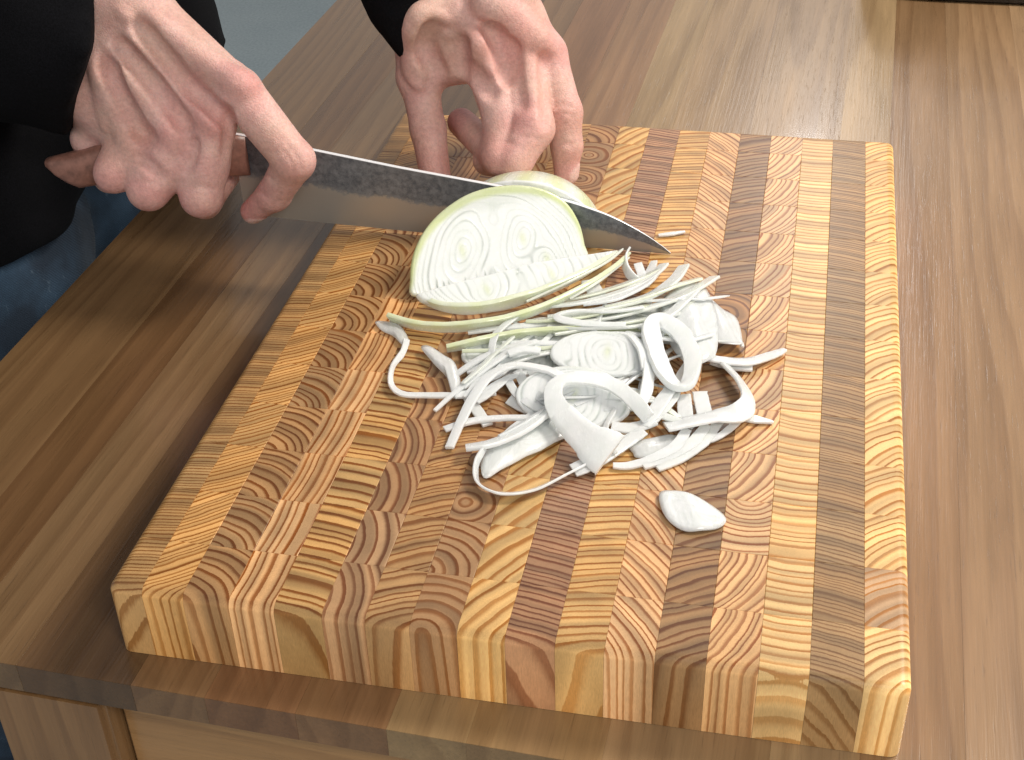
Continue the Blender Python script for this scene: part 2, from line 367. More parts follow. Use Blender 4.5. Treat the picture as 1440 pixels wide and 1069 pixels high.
for i in range(17):
    for j in range(14):
        x0, x1, y0, y1 = XS[i], XS[i+1], YS[j], YS[j+1]; cx, cy = (x0+x1)/2, (y0+y1)/2
        if i in (0, 16) or j in (0, 13):
            v, fcs = rounded_block(x0+.05, x1-.05, y0+.05, y1-.05)
            if i == 0: v[:, 0] = np.where(False, 0, v[:, 0])
            me = mesh('wood_block', (v-np.array([cx, cy, 0]))/1000, fcs, True)
            me.set_sharp_from_angle(angle=math.radians(40))
        else:
            k = (round(x1-x0, 2), round(y1-y0, 2))
            if k not in cache:
                v, fcs = plain_block(*k); cache[k] = mesh('wood_block', v/1000, fcs, False)
            me = cache[k]
        o = link('wood_block', me, M_END, bd); o.location = (cx/1000-.17, cy/1000-.2465, 0)
        p, sp, ct, wp, li, dk, ti = COLS[i]
        rr = np.random.default_rng(i*100+j)
        q = np.array(p, float)+rr.normal(0, 1, 2)*(.5+.025*np.hypot(*p))
        if i == 7 and j % 3 == 1: q += (-6, -6)
        if i == 12: q = q*rr.uniform(.8, 1.25)
        if i == 2 and j > 5: q = np.array([-13, -13])+rr.normal(0, 1.0, 2)
        if (i, j) in special:
            q = np.array(special[(i, j)][0], float)
            if special[(i, j)][1]: li = special[(i, j)][1]
        o['pith'] = [float(q[0]), float(q[1]), 0.]; o['tilt'] = [ti[0]*.14*rr.uniform(.3, 1.3), ti[1]*.14*rr.uniform(.4, 1.3), 0.]
        o['ring'] = [sp*.88*float(rr.uniform(.93, 1.07)), ct, wp]
        b = rr.uniform(.86, 1.08)*(1.0+.03*i/16); w = rr.uniform(.97, 1.05)
        b *= {0: .90, 2: .90, 4: .98, 5: .88, 6: .88, 7: .90, 9: .86, 12: .82, 15: .80}.get(i, 1.05)
        o['light'] = [li[0]*b*w*.95, li[1]*b*.93, li[2]*b/w*.97]; o['dark'] = [dk[0]*1.12, dk[1]*.98, dk[2]*.72]
        o['seed'] = float(i*5.13+(j*.37))

# ------------------------------------------------------------------ distance-field solids (hands, onion)
def smin(a, b, k):
    h = np.clip(.5+.5*(b-a)/k, 0, 1); return b*(1-h)+a*h-k*h*(1-h)
def smax(a, b, k): return -smin(-a, -b, k)
def cone(P, a, b, ra, rb):
    a = np.asarray(a, float); b = np.asarray(b, float); ab = b-a; L = ab@ab
    q = P-a; t = np.clip((q@ab)/max(L, 1e-12), 0, 1)
    return np.linalg.norm(q-t[..., None]*ab, axis=-1)-(ra+(rb-ra)*t)
def surface_nets(F, lo, h):
    nx, ny, nz = F.shape
    ins = F < 0
    c = np.zeros((nx-1, ny-1, nz-1), int)
    for dx in (0, 1):
        for dy in (0, 1):
            for dz in (0, 1): c += ins[dx:nx-1+dx, dy:ny-1+dy, dz:nz-1+dz]
    act = (c > 0) & (c < 8); ids = -np.ones(act.shape, int); I = np.argwhere(act); ids[act] = np.arange(len(I))
    acc = np.zeros((len(I), 3)); cnt = np.zeros(len(I))
    corner = [(0, 0, 0), (1, 0, 0), (0, 1, 0), (1, 1, 0), (0, 0, 1), (1, 0, 1), (0, 1, 1), (1, 1, 1)]
    for a in range(8):
        for b in range(a+1, 8):
            ca, cb = np.array(corner[a]), np.array(corner[b])
            if np.abs(ca-cb).sum() != 1: continue
            fa = F[tuple((I+ca).T)]; fb = F[tuple((I+cb).T)]
            mk = (fa < 0) != (fb < 0)
            t = np.where(mk, fa/np.where(mk, fa-fb, 1), 0)
            acc += np.where(mk[:, None], ca+(cb-ca)*t[:, None], 0); cnt += mk
    V = (I+acc/cnt[:, None])*h+lo
    faces = []
    for ax in range(3):
        s = [slice(None)]*3; e = [slice(None)]*3; s[ax] = slice(0, -1); e[ax] = slice(1, None)
        A = ins[tuple(s)]; B = ins[tuple(e)]
        E = np.argwhere(A != B)
        u, w = [(1, 2), (2, 0), (0, 1)][ax]
        E = E[(E[:, u] > 0) & (E[:, w] > 0) & (E[:, u] < F.shape[u]-1) & (E[:, w] < F.shape[w]-1)]
        fl = A[tuple(E.T)]
        def at(du, dw):
            q = E.copy(); q[:, u] -= du; q[:, w] -= dw; return ids[tuple(q.T)]
        Q = np.stack([at(1, 1), at(0, 1), at(0, 0), at(1, 0)], 1)
        Q = np.where(fl[:, None], Q, Q[:, ::-1])
        faces.append(Q)
    Fc = np.concatenate(faces); Fc = Fc[(Fc >= 0).all(1)]
    return V, Fc
def relax(V, Fc, it=2, lam=.5):
    for _ in range(it):
        acc = np.zeros_like(V); n = np.zeros(len(V))
        for a in range(4):
            b = (a+1) % 4
            np.add.at(acc, Fc[:, a], V[Fc[:, b]]); np.add.at(n, Fc[:, a], 1)
            np.add.at(acc, Fc[:, b], V[Fc[:, a]]); np.add.at(n, Fc[:, b], 1)
        V = V*(1-lam)+lam*acc/np.maximum(n, 1)[:, None]
    return V
def polygonise(fn, lo, hi, h, it=1):
    lo = np.asarray(lo, float); hi = np.asarray(hi, float); n = np.ceil((hi-lo)/h).astype(int)+1
    g = [lo[k]+np.arange(n[k])*h for k in range(3)]
    F = fn(g)
    V, Fc = surface_nets(F, lo, h)
    return relax(V, Fc, it), Fc

class Hand:
    """palm + finger chains as a smooth distance field (metres)."""
    def __init__(s): s.palm = []; s.fing = []; s.ridge = []; s.groove = []; s.nails = []
    def prim_palm(s, a, b, ra, rb): s.palm.append((np.array(a), np.array(b), ra, rb))
    def finger(s, pts, rad): s.fing.append([(np.array(pts[k]), np.array(pts[k+1]), rad[k], rad[k+1]) for k in range(len(pts)-1)])
    def eval(s, P, extra=True):
        D = None
        for p in s.palm:
            q = cone(P, *p); D = q if D is None else smin(D, q, .011)
        palm = D; out = palm
        fs = []
        for ch in s.fing:
            d = None
            for p in ch:
                q = cone(P, *p); d = q if d is None else smin(d, q, .0035)
            fs.append(d)
            out = np.minimum(out, smin(palm, d, .007))
        for d in fs: out = np.minimum(out, d)
        if extra:
            for path, r_, k in s.ridge:
                for a, b in zip(path[:-1], path[1:]): out = smin(out, cone(P, a, b, r_, r_), k)
            for path, r_, k in s.groove:
                for a, b in zip(path[:-1], path[1:]): out = smax(out, -cone(P, a, b, r_, r_), k)
        return out
    def grid(s, g):
        sh = tuple(len(a) for a in g)
        F = np.full(sh, .05, np.float32)
        def sub(a, b, r_, m):
            lo = np.minimum(a, b)-r_-m; hi = np.maximum(a, b)+r_+m
            sl = []
            for k in range(3):
                i0 = int(np.searchsorted(g[k], lo[k])); i1 = int(np.searchsorted(g[k], hi[k])); sl.append(slice(max(i0-1, 0), min(i1+1, sh[k])))
            return tuple(sl)
        def pts(sl): return np.stack(np.meshgrid(g[0][sl[0]], g[1][sl[1]], g[2][sl[2]], indexing='ij'), -1)
        def put(T, p, k, m=.014):
            sl = sub(p[0], p[1], max(p[2], p[3]), m)
            q = cone(pts(sl), *p); T[sl] = smin(T[sl], q, k)
        palm = np.full(sh, .05)
        for p in s.palm: put(palm, p, .011, .02)
        out = palm.copy()
        for ch in s.fing:
            lo = np.min([np.minimum(p[0], p[1]) for p in ch], 0); hi = np.max([np.maximum(p[0], p[1]) for p in ch], 0)
            sl = sub(lo, hi, .014, .02)
            d = np.full(tuple(x.stop-x.start for x in sl), .05); Q = pts(sl)
            for p in ch: d = smin(d, cone(Q, *p), .0035)
            out[sl] = np.minimum(out[sl], smin(palm[sl], d, .007))
        for path, r_, k in s.ridge:
            for a, b in zip(path[:-1], path[1:]):
                sl = sub(np.array(a), np.array(b), r_, k+.002)
                if min(x.stop-x.start for x in sl) < 1: continue
                out[sl] = smin(out[sl], cone(pts(sl), a, b, r_, r_), k)
        for path, r_, k in s.groove:
            for a, b in zip(path[:-1], path[1:]):
                sl = sub(np.array(a), np.array(b), r_, k+.002)
                if min(x.stop-x.start for x in sl) < 1: continue
                out[sl] = smax(out[sl], -cone(pts(sl), a, b, r_, r_), k)
        return out
    def pick(s, x, y):
        d = ray(x, y); d = d/np.linalg.norm(d); t = .35
        for _ in range(90):
            q = float(s.eval((CP+d*t)[None], False)[0])
            if q < .0002: return CP+d*t, d
            t += max(q*.8, .0002)
            if t > 1.3: return None, d
        return CP+d*t, d
    def path(s, pts, n, off):
        """surface path through photograph points, `off` metres along the outward normal"""
        pts = np.array(pts, float); out = []
        seg = np.linspace(0, len(pts)-1, n)
        for u in seg:
            i = min(int(u), len(pts)-2); f_ = u-i
            p0 = pts[max(i-1, 0)]; p1 = pts[i]; p2 = pts[i+1]; p3 = pts[min(i+2, len(pts)-1)]
            q = .5*((2*p1)+(-p0+p2)*f_+(2*p0-5*p1+4*p2-p3)*f_*f_+(-p0+3*p1-3*p2+p3)*f_**3)
            a, dd = s.pick(*q)
            if a is None: continue
            e = 1e-4; n_ = np.array([float(s.eval((a+e*np.eye(3)[k])[None], False)[0]-s.eval((a-e*np.eye(3)[k])[None], False)[0]) for k in range(3)])
            n_ /= np.linalg.norm(n_)+1e-12
            out.append(a+n_*off)
        return out
    def add_ridge(s, pts, r_=.0016, k=.003, off=-.0006, n=12):
        q = s.path(pts, n, off)
        q = [q]
        for a in q:
            if len(a) > 1: s.ridge.append((a, r_, k))
        return q[0]
    def add_groove(s, pts, r_=.0011, k=.0018, off=.0004, n=8):
        q = s.path(pts, n, off)
        if len(q) > 1: s.groove.append((q, r_, k))
        return q

# ---- right hand: pinch grip on the knife
RH = Hand()
wr_r = py(183, 8, .322); wr_u = py(118, 118, .312)
I = [py(338, 132, .304), py(414, 226, .296), py(386, 273, .3045), py(355, 297, .3095)]
Mf = [py(300, 174, .300), py(283, 276, .287), np.array([-.078, .312, .016]), np.array([-.070, .334, .024])]
Rf = [py(247, 194, .299), py(209, 266, .284), np.array([-.112, .312, .022]), np.array([-.104, .335, .032])]
Pf = [py(190, 208, .300), py(160, 244, .287), np.array([-.139, .312, .028]), np.array([-.130, .331, .036])]
RH.prim_palm(wr_r, I[0]+(-.004, .004, .002), .0195, .0118); RH.prim_palm(wr_r*.6+wr_u*.4, Mf[0]+(-.002, .004, 0), .0205, .0120)
RH.prim_palm(wr_r*.35+wr_u*.65, Rf[0]+(0, .004, 0), .0205, .0118); RH.prim_palm(wr_u, Pf[0]+(0, .004, 0), .0185, .0110)
RH.prim_palm(wr_u+(.01, .006, -.02), py(128, 195, .312), .018, .0125)
mid = (wr_r+wr_u)/2
RH.prim_palm(mid+(.01, .02, -.01), (Mf[0]+Rf[0])/2+(0, .022, -.002), .022, .013)
fa = np.array([-1, .10, .12]); fa /= np.linalg.norm(fa)
for w_, rr_ in ((wr_r, .0205), (wr_u, .020), (mid, .022)): RH.prim_palm(w_, w_+fa*.15+(mid-w_)*.1, rr_, rr_+.005)
RH.prim_palm((Mf[0]+Mf[1])/2, (Rf[0]+Rf[1])/2, .0098, .0100); RH.prim_palm((Rf[0]+Rf[1])/2, (Pf[0]+Pf[1])/2, .0100, .0095)
RH.prim_palm(Mf[0]*.3+Mf[1]*.7+(0, .006, 0), Rf[0]*.25+Rf[1]*.75+(0, .006, 0), .0085, .009); RH.prim_palm(Rf[0]*.25+Rf[1]*.75+(0, .005, 0), Pf[0]*.2+Pf[1]*.8+(0, .005, 0), .009, .009)
RH.finger([I[0], I[1], I[2], I[3]], [.0136, .0119, .0100, .0074])
RH.finger([Mf[0], Mf[1], Mf[2], Mf[3]], [.0132, .0122, .0100, .0080])
RH.finger([Rf[0], Rf[1], Rf[2], Rf[3]], [.0134, .0124, .0098, .0078])
RH.finger([Pf[0], Pf[1], Pf[2], Pf[3]], [.0125, .0112, .0090, .0070])
th = [mid+(.022, .034, -.012), np.array([-.066, .347, .080]), np.array([-.040, .341, .052]), np.array([-.020, .333, .040])]
RH.finger(th, [.017, .0135, .0115, .0085])
for c_, r_ in ((I[1]+(.001, -.001, .001), .0121),): RH.fing.append([(c_, c_+(.0001, 0, 0), r_, r_)])
for (x, y), r_ in (((345, 121), .0068), ((302, 168), .0075), ((246, 190), .0078), ((190, 205), .0072)):
    a, dd = RH.pick(x, y)
    if a is not None: RH.ridge.append(([a+dd*.0045, a+dd*.0045+(.0001, 0, 0)], r_, .006))
RV = []
for p in ([(168, 16), (210, 52), (250, 96), (290, 135), (316, 158)], [(152, 66), (184, 78), (212, 100), (236, 136), (262, 158)],
          [(160, 80), (170, 116), (196, 146), (212, 176)], [(134, 100), (140, 140), (150, 180)]):
    RV.append(RH.add_ridge(p, .0017, .0045, -.0014, 20))
for p in ([(212, 22), (262, 64), (312, 98), (340, 116)], [(186, 50), (235, 100), (290, 160)], [(168, 90), (200, 135), (236, 180)], [(140, 90), (158, 150), (184, 200)]):
    RH.add_ridge(p, .0032, .0080, -.0028, 16)
for p in ([(196, 34), (236, 80), (272, 124), (318, 172)], [(172, 64), (216, 116), (262, 172)], [(150, 88), (178, 140), (212, 198)]):
    RH.add_groove(p, .0020, .0075, .0020, 16)
# wrinkles: knuckle, curled finger folds
for p in ([(405, 205), (418, 222), (424, 240)], [(398, 212), (410, 228), (414, 244)], [(368, 235), (374, 246), (384, 253)], [(352, 262), (362, 268), (372, 276)],
          [(322, 100), (338, 108), (352, 120)], [(263, 268), (283, 262), (300, 268)], [(188, 262), (205, 255), (225, 262)],
          [(236, 232), (252, 222), (268, 224)], [(170, 232), (188, 226), (205, 230)]):
    RH.add_groove(p, .0008, .0016, .0002)
for p in ([(318, 215), (322, 180), (320, 155)], [(262, 240), (270, 215), (272, 200)], [(225, 250), (210, 232), (196, 222)]):
    RH.add_groove(p, .0022, .0045, .0006)
def finish(H, lo, hi, h, knuckles, veins, nails, tan):
    V, Fc = polygonise(H.grid, lo, hi, h, 3)
    red = np.zeros(len(V)); vn = np.zeros(len(V)); nl = np.zeros(len(V)); tn = np.zeros(len(V))
    for c_, s_, a_ in knuckles: red = np.maximum(red, a_*np.exp(-((V-c_)**2).sum(1)/s_**2))
    for vp in veins:
        for a, b in zip(vp[:-1], vp[1:]): vn = np.maximum(vn, np.exp(-np.maximum(cone(V, a, b, 0, 0), 0)**2/.0021**2))
    for c_, s_ in tan: tn = np.maximum(tn, np.exp(-((V-c_)**2).sum(1)/s_**2))
    for c_, u_, w_, n_, a_, b_ in nails:       # oval nail plate: centre, long axis, cross axis, outward normal, half lengths
        q = V-c_; e = ((q@u_)/a_)**2+((q@w_)/b_)**2; k = (e < 1) & (np.abs(q@n_) < .006)
        nl[k] = 1; V[k] += n_*.0006
    return V, Fc, dict(red=red, vein=vn, nail=nl, tan=tn)
knR = [(py(346, 118, .295), .012, .7), (py(302, 168, .29), .012, .6), (py(246, 188, .29), .012, .5), (py(188, 206, .29), .012, .3), (I[1], .016, .35), (I[3], .022, .85), (I[2], .014, .6),
       (Mf[1]+(0, -.004, -.006), .016, .5), (Rf[1], .016, .55), (Pf[1], .018, .6), (py(290, 190, .28), .010, .35)]
nu = (I[3]-I[2]); nu /= np.linalg.norm(nu); nn = np.array([.25, -.35, -.9]); nn -= nu*(nn@nu); nn /= np.linalg.norm(nn)
H1 = finish(RH, (-.27, .255, -.004), (.022, .385, .175), .00125, knR, RV, [(I[3]+nn*.0068+nu*.001, nu, np.cross(nu, nn), nn, .008, .006)], [])

# ---- left hand: holding the onion behind the blade
LH = Hand()
wl = pz(655, -28, .118); wl_a = pz(597, 15, .108); wl_b = pz(700, -12, .118)
tI = [pz(680, 78, .084), pz(708, 166, .052), pz(702, 222, .034), pz(649, 172, .030)]
tM = [pz(735, 68, .086), pz(749, 180, .049), pz(722, 226, .033), pz(686, 226, .026)]
tR = [pz(768, 76, .080), pz(794, 158, .050), pz(797, 206, .030), pz(796, 244, .0135)]
tP = [pz(772, 92, .062), pz(786, 132, .036), pz(770, 150, .024), pz(745, 160, .020)]
tT = [pz(594, 52, .088), pz(588, 108, .066), pz(602, 182, .036), pz(613, 252, .011)]
LH.prim_palm(wl*.5+wl_b*.5, tM[0], .020, .0120); LH.prim_palm(wl_b, tR[0], .0185, .0112)
LH.prim_palm(wl, tI[0], .0195, .0125); LH.prim_palm(wl_a, tT[0], .0185, .0140)
LH.prim_palm(tT[0], tI[0], .0130, .0115)
LH.prim_palm(wl_b+(.01, .01, -.02), tP[0], .016, .011)
LH.prim_palm(tT[0], tT[1], .0140, .0125); LH.prim_palm(pz(604, 100, .066), pz(664, 92, .074), .0105, .0105); LH.prim_palm(pz(620, 78, .080), pz(668, 74, .084), .013, .012)
LH.prim_palm(wl+(0, .01, -.012), (tI[0]+tM[0])/2+(0, .012, -.012), .020, .012)
fl_ = np.array([-.5, .6, .62]); fl_ /= np.linalg.norm(fl_)
for w_ in (wl_a, wl, wl_b): LH.prim_palm(w_, w_+fl_*.14, .0195, .024)
LH.finger(tI, [.0138, .0128, .0108, .0094]); LH.finger(tM, [.0138, .0134, .0118, .0096])
LH.finger(tR, [.0126, .0110, .0098, .0078]); LH.finger(tP, [.0108, .0098, .0088, .0078]); LH.finger(tT, [.0140, .0120, .0112, .0098])
for c_, r_ in ((tM[1]+(.001, -.001, .0015), .0128),): LH.fing.append([(c_, c_+(.0001, 0, 0), r_, r_)])
for (x, y), r_ in (((672, 64), .0075), ((735, 55), .0070), ((770, 66), .0068), ((586, 96), .0065)):
    a, dd = LH.pick(x, y)
    if a is not None: LH.ridge.append(([a+dd*.0048, a+dd*.0048+(.0001, 0, 0)], r_, .006))
LV = []
for p in ([(574, 40), (571, 70), (576, 104), (590, 122)], [(630, 50), (662, 42), (694, 30), (704, 18)], [(612, 20), (640, 30), (662, 24)]):
    LV.append(LH.add_ridge(p, .0017, .0042, -.0009, 18))
for p in ([(640, 8), (656, 36), (670, 62)], [(676, 8), (706, 28), (732, 50)], [(700, 10), (740, 36), (768, 62)], [(590, 18), (582, 60), (586, 96)]):
    LH.add_ridge(p, .0034, .0090, -.0031, 16)
for p in ([(604, 40), (600, 70), (616, 100)], [(690, 40), (704, 70), (716, 110)], [(652, 64), (646, 84), (650, 104)], [(664, 100), (676, 118), (690, 128)]):
    LH.add_groove(p, .0024, .0080, .0020, 14)
for p in ([(722, 60), (727, 110), (733, 150)], [(763, 82), (767, 130), (768, 178)]):
    LH.add_groove(p, .0016, .0060, .0014, 14)
for p in ([(728, 176), (744, 170), (762, 176)], [(726, 184), (744, 180), (764, 186)], [(730, 194), (746, 192), (762, 198)], [(782, 152), (796, 148), (808, 154)], [(782, 162), (796, 160), (810, 165)],
          [(784, 204), (796, 202), (808, 208)], [(588, 176), (602, 172), (616, 178)], [(588, 186), (602, 184), (618, 188)], [(658, 108), (668, 104), (676, 98)], [(676, 132), (690, 128), (700, 118)],
          [(600, 116), (614, 110), (628, 112)], [(700, 204), (712, 198), (722, 206)], [(690, 22), (698, 30), (700, 40)]):
    LH.add_groove(p, .0007, .0015, .0002)
knL = [(tI[0]+(0, -.01, .008), .016, .5), (tM[0]+(0, -.01, .008), .018, .6), (tR[0]+(0, -.01, .008), .016, .6), (tM[1]+(0, -.006, .006), .015, .65), (tR[1], .016, .5), (tR[3], .018, .8),
       (tI[3], .022, 1.1), (tI[2], .016, .9), (tM[2], .016, .5), (tT[2], .018, .35), (tT[3], .022, .8)]
nu = tR[3]-tR[2]; nu /= np.linalg.norm(nu); nn = np.array([.95, -.25, .1]); nn -= nu*(nn@nu); nn /= np.linalg.norm(nn)
H2 = finish(LH, (-.075, .30, -.003), (.205, .66, .225), .00135, knL, LV, [(tR[3]+nn*.0068+nu*.0005, nu, np.cross(nu, nn), nn, .0075, .0058)],
            [(pz(622, 60, .10), .020), (pz(600, 84, .09), .016), (pz(655, 80, .095), .016), (pz(660, 20, .12), .016)])

# ---- coarse rest of the body under the clothes
sh_r = np.array([-.40, .26, .44]); el_r = py(115, 85, .32)+fa*.30+(-.02, .02, .02); sh_l = np.array([-.40, .72, .46]); el_l = wl+fl_*.22
def body_fn(g):
    P = np.stack(np.meshgrid(*g, indexing='ij'), -1)
    D = cone(P, (-.36, .40, -.03), (-.40, .40, .40), .11, .115)
    D = smin(D, cone(P, (-.36, .54, -.03), (-.40, .60, .40), .11, .115), .06)
    D = smin(D, cone(P, sh_r, el_r, .05, .042), .03); D = smin(D, cone(P, el_r, mid+fa*.13, .042, .029), .01)
    D = smin(D, cone(P, sh_l, el_l, .05, .042), .03); D = smin(D, cone(P, el_l, wl+fl_*.12, .042, .029), .01)
    D = smin(D, cone(P, (-.37, .38, -.05), (-.36, .36, -.80), .085, .05), .03); D = smin(D, cone(P, (-.37, .56, -.05), (-.37, .60, -.80), .085, .05), .03)
    D = smin(D, cone(P, (-.36, .36, -.82), (-.22, .35, -.85), .035, .03), .02); D = smin(D, cone(P, (-.37, .60, -.82), (-.23, .61, -.85), .035, .03), .02)
    return smin(D, cone(P, (-.41, .50, .45), (-.40, .50, .60), .06, .055), .03)
B0 = polygonise(body_fn, (-.62, .12, -.886), (.06, .95, .68), .014, 2)
Vs, Fs, At = [], [], {k: [] for k in ('red', 'vein', 'nail', 'tan')}; n0 = 0
for V, Fc, a in (H1, H2, (B0[0], B0[1], {k: np.zeros(len(B0[0])) for k in At})):
    Vs.append(V); Fs.append(Fc+n0); n0 += len(V)
    for k in At: At[k].append(a[k])
PO = np.array([-.40, .52, -.886])
person = link('person', mesh('person', np.concatenate(Vs)-PO, np.concatenate(Fs), True, {k: np.concatenate(v) for k, v in At.items()}), M_SKIN)
person.location = PO
tag(person, 'person in black sweater and blue jeans slicing the onion with both hands', 'person')

def fold(P, s, a): return a*(np.sin(P[..., 0]*s+3*np.sin(P[..., 2]*s*.6))*np.cos(P[..., 1]*s*.8+P[..., 2]*s*.5))
cuffR = py(122, 84, .316)
def plane3(a, b, c, keep):
    n = np.cross(b-a, c-a); n /= np.linalg.norm(n)
    return (a, n if (keep-a)@n < 0 else -n)
PR = plane3(py(147, -3, .29), py(99, 190, .29), py(124, 93, .36), el_r)
PL = plane3(pz(549, 84, .085), pz(588, -5, .125), pz(714, 3, .105), el_l)
def sweater_fn(g):
    P = np.stack(np.meshgrid(*g, indexing='ij'), -1)
    D = cone(P, (-.362, .39, -.05), (-.40, .40, .40), .150, .14)
    D = smin(D, cone(P, (-.362, .615, -.05), (-.40, .63, .40), .163, .14), .06)
    D = smin(D, cone(P, sh_r, el_r, .075, .066), .04); D = smin(D, cone(P, sh_l, el_l, .075, .066), .04)
    a = cone(P, el_r, cuffR+(.05, 0, -.004), .064, .0520)
    a = smax(a, (P-PR[0])@PR[1], .003)
    D = smin(D, a, .008)
    cl = (wl_a+wl+wl_b)/3+fl_*.018
    b = cone(P, el_l, cl-fl_*.02+(-.012, 0, .004), .062, .049); b = smax(b, (P-PL[0])@PL[1], .003)
    D = smin(D, b, .008)
    D = smax(D, -.048-P[..., 2], .01)
    return D+fold(P, 38, .0035)+fold(P+.3, 95, .0016)
B1 = polygonise(sweater_fn, (-.66, .10, -.14), (.075, .99, .62), .0062, 2)
def child(name, V, Fc, mat, par):
    c = np.array(par.location); o = link(name, mesh(name, V-c, Fc), mat, par); return o
child('sweater', B1[0], B1[1], M_KNIT, person)
def jeans_fn(g):
    P = np.stack(np.meshgrid(*g, indexing='ij'), -1)
    D = cone(P, (-.350, .37, -.10), (-.36, .36, -.84), .132, .085)
    D = smin(D, cone(P, (-.355, .57, -.10), (-.37, .60, -.84), .132, .085), .02)
    D = smax(D, P[..., 2]+.035, .01)
    return D+fold(P, 30, .006)+fold(P+.2, 80, .003)
B2 = polygonise(jeans_fn, (-.56, .22, -.885), (-.20, .84, -.02), .009, 2)
child('jeans', B2[0], B2[1], M_DENIM, person)

# ------------------------------------------------------------------ knife
kn = empty('chef_knife', (.205, .32, .0005))
tag(kn, 'large chef knife with dark steel blade cutting through the onion', 'knife')
ko = np.array(kn.location)
tops = [(-56, 60.5), (-13, 54), (46, 45.3), (112, 37.0), (135, 33.6), (150, 30.6), (174, 23.0), (193, 13.2), (203, 6.3), (209, 1.2)]
bots = [(-56, 4.5), (-20, 3.6), (20, 2.6), (60, 1.6), (110, .8), (160, .4), (190, .3), (209, .4)]
N = 110; xs = np.linspace(-56, 209, N)
zt = np.interp(xs, *np.array(tops).T); zb = np.minimum(np.interp(xs, *np.array(bots).T), zt-.3)
ker = np.ones(7)/7; zt2 = np.convolve(np.pad(zt, 3, 'edge'), ker, 'valid'); zt2[-3:] = zt[-3:]; zt = zt2
rows = [(0, 0), (.12, .35), (.5, .72), (.94, .98), (.993, 1.0), (1.0, .55), (1.0, -.55), (.993, -1.0), (.94, -.98), (.5, -.72), (.12, -.35)]
v = []; hh = []
for k in range(N):
    thick = 1.35*np.clip((209-xs[k])/60, .25, 1)
    for a, t in rows: v.append((xs[k]/1000, .32-t*thick/1000, (zb[k]+(zt[k]-zb[k])*a)/1000)); hh.append(a if abs(t) != .55 else 1.0)
nr = len(rows); fcs = [(k*nr+q, (k+1)*nr+q, (k+1)*nr+(q+1) % nr, k*nr+(q+1) % nr) for k in range(N-1) for q in range(nr)]
fcs += [tuple(range(nr)), tuple(reversed(range((N-1)*nr, N*nr)))]
me = mesh('blade', np.array(v)-ko, fcs, True, {'height': hh}); me.set_sharp_from_angle(angle=math.radians(35))
link('blade', me, M_BLADE, kn)
# handle: flattened oval with a dropped pointed butt
hs_ = [(-48, .32, 46, 13, 5), (-58, .32, 46, 14, 7.5), (-75, .318, 46.5, 14.5, 10), (-100, .313, 46, 14, 11), (-125, .307, 45.5, 13.5, 10.5), (-140, .302, 42, 12.5, 10.5), (-149, .299, 40, 11.5, 10), (-156, .297, 41, 9, 8), (-162, .295, 43, 6, 6), (-167, .294, 45.5, 2.5, 4)]
v = []; K = 20
for x, Y, z, a, b in hs_:
    for q in range(K):
        w = 2*math.pi*q/K; cw, sw = math.cos(w), math.sin(w)
        e = .75
        v.append((x/1000, Y+b/1000*np.sign(cw)*abs(cw)**e, (z+a*np.sign(sw)*abs(sw)**e)/1000))
n = len(hs_); fcs = [(k*K+q, k*K+(q+1) % K, (k+1)*K+(q+1) % K, (k+1)*K+q) for k in range(n-1) for q in range(K)]+[tuple(reversed(range(K))), tuple(range((n-1)*K, n*K))]
link('handle', mesh('handle', np.array(v)-ko, fcs), M_HANDLE, kn)

# ------------------------------------------------------------------ onion solids
def catmull(P, n, closed=False):
    P = np.array(P, float); m = len(P); out = []
    for u in np.linspace(0, m if closed else m-1, n, endpoint=not closed):
        i = int(u) if closed else min(int(u), m-2); f_ = u-i
        g = (lambda k: P[k % m]) if closed else (lambda k: P[min(max(k, 0), m-1)])
        p0, p1, p2, p3 = g(i-1), g(i), g(i+1), g(i+2)
        out.append(.5*((2*p1)+(-p0+p2)*f_+(2*p0-5*p1+4*p2-p3)*f_*f_+(-p0+3*p1-3*p2+p3)*f_**3))
    return np.array(out)
def layer_lines(rf, u, v, sp):
    ph = rf/sp+.35*np.sin(rf*.19+1.)
    fr = np.abs((ph+.5) % 1-.5)*sp; k = np.floor(ph+.5)
    am = .5+.5*np.sin(np.arctan2(v, u)*(2+k % 3)+k*2.4); am = .25+.75*am**1.5
    return fr, am
RFC = {}
def rings_field(u, v, cores, a, b, cx=0.):
    """layer coordinate (mm): nested ovals round the hearts (and their mirror images under the cut), turning into the outer shape"""
    acc = 0; k = 4.5
    for cu, cv, s_ in cores:
        for sg in (1, -1):
            q = np.hypot((u-cu)-.25*sg*(v-sg*cv)*(s_ != 1.25), (v-sg*cv)*(.72 if s_ != 1.25 else 1.))*s_
            acc = acc+np.exp(-q/k)
    d = -k*np.log(acc)
    outer = np.hypot((u-cx)/a, v/b); o = outer*a
    m_ = (outer > .72) & (outer < .95)
    key = (a, b, tuple(cores))
    if key not in RFC: RFC[key] = float(np.mean((o-d)[m_])) if m_.any() else 0.
    sh = RFC[key]
    w = np.clip((outer-.62)/.33, 0, 1); w = w*w*(3-2*w)
    return (d*(1-w)+(o-sh)*w)
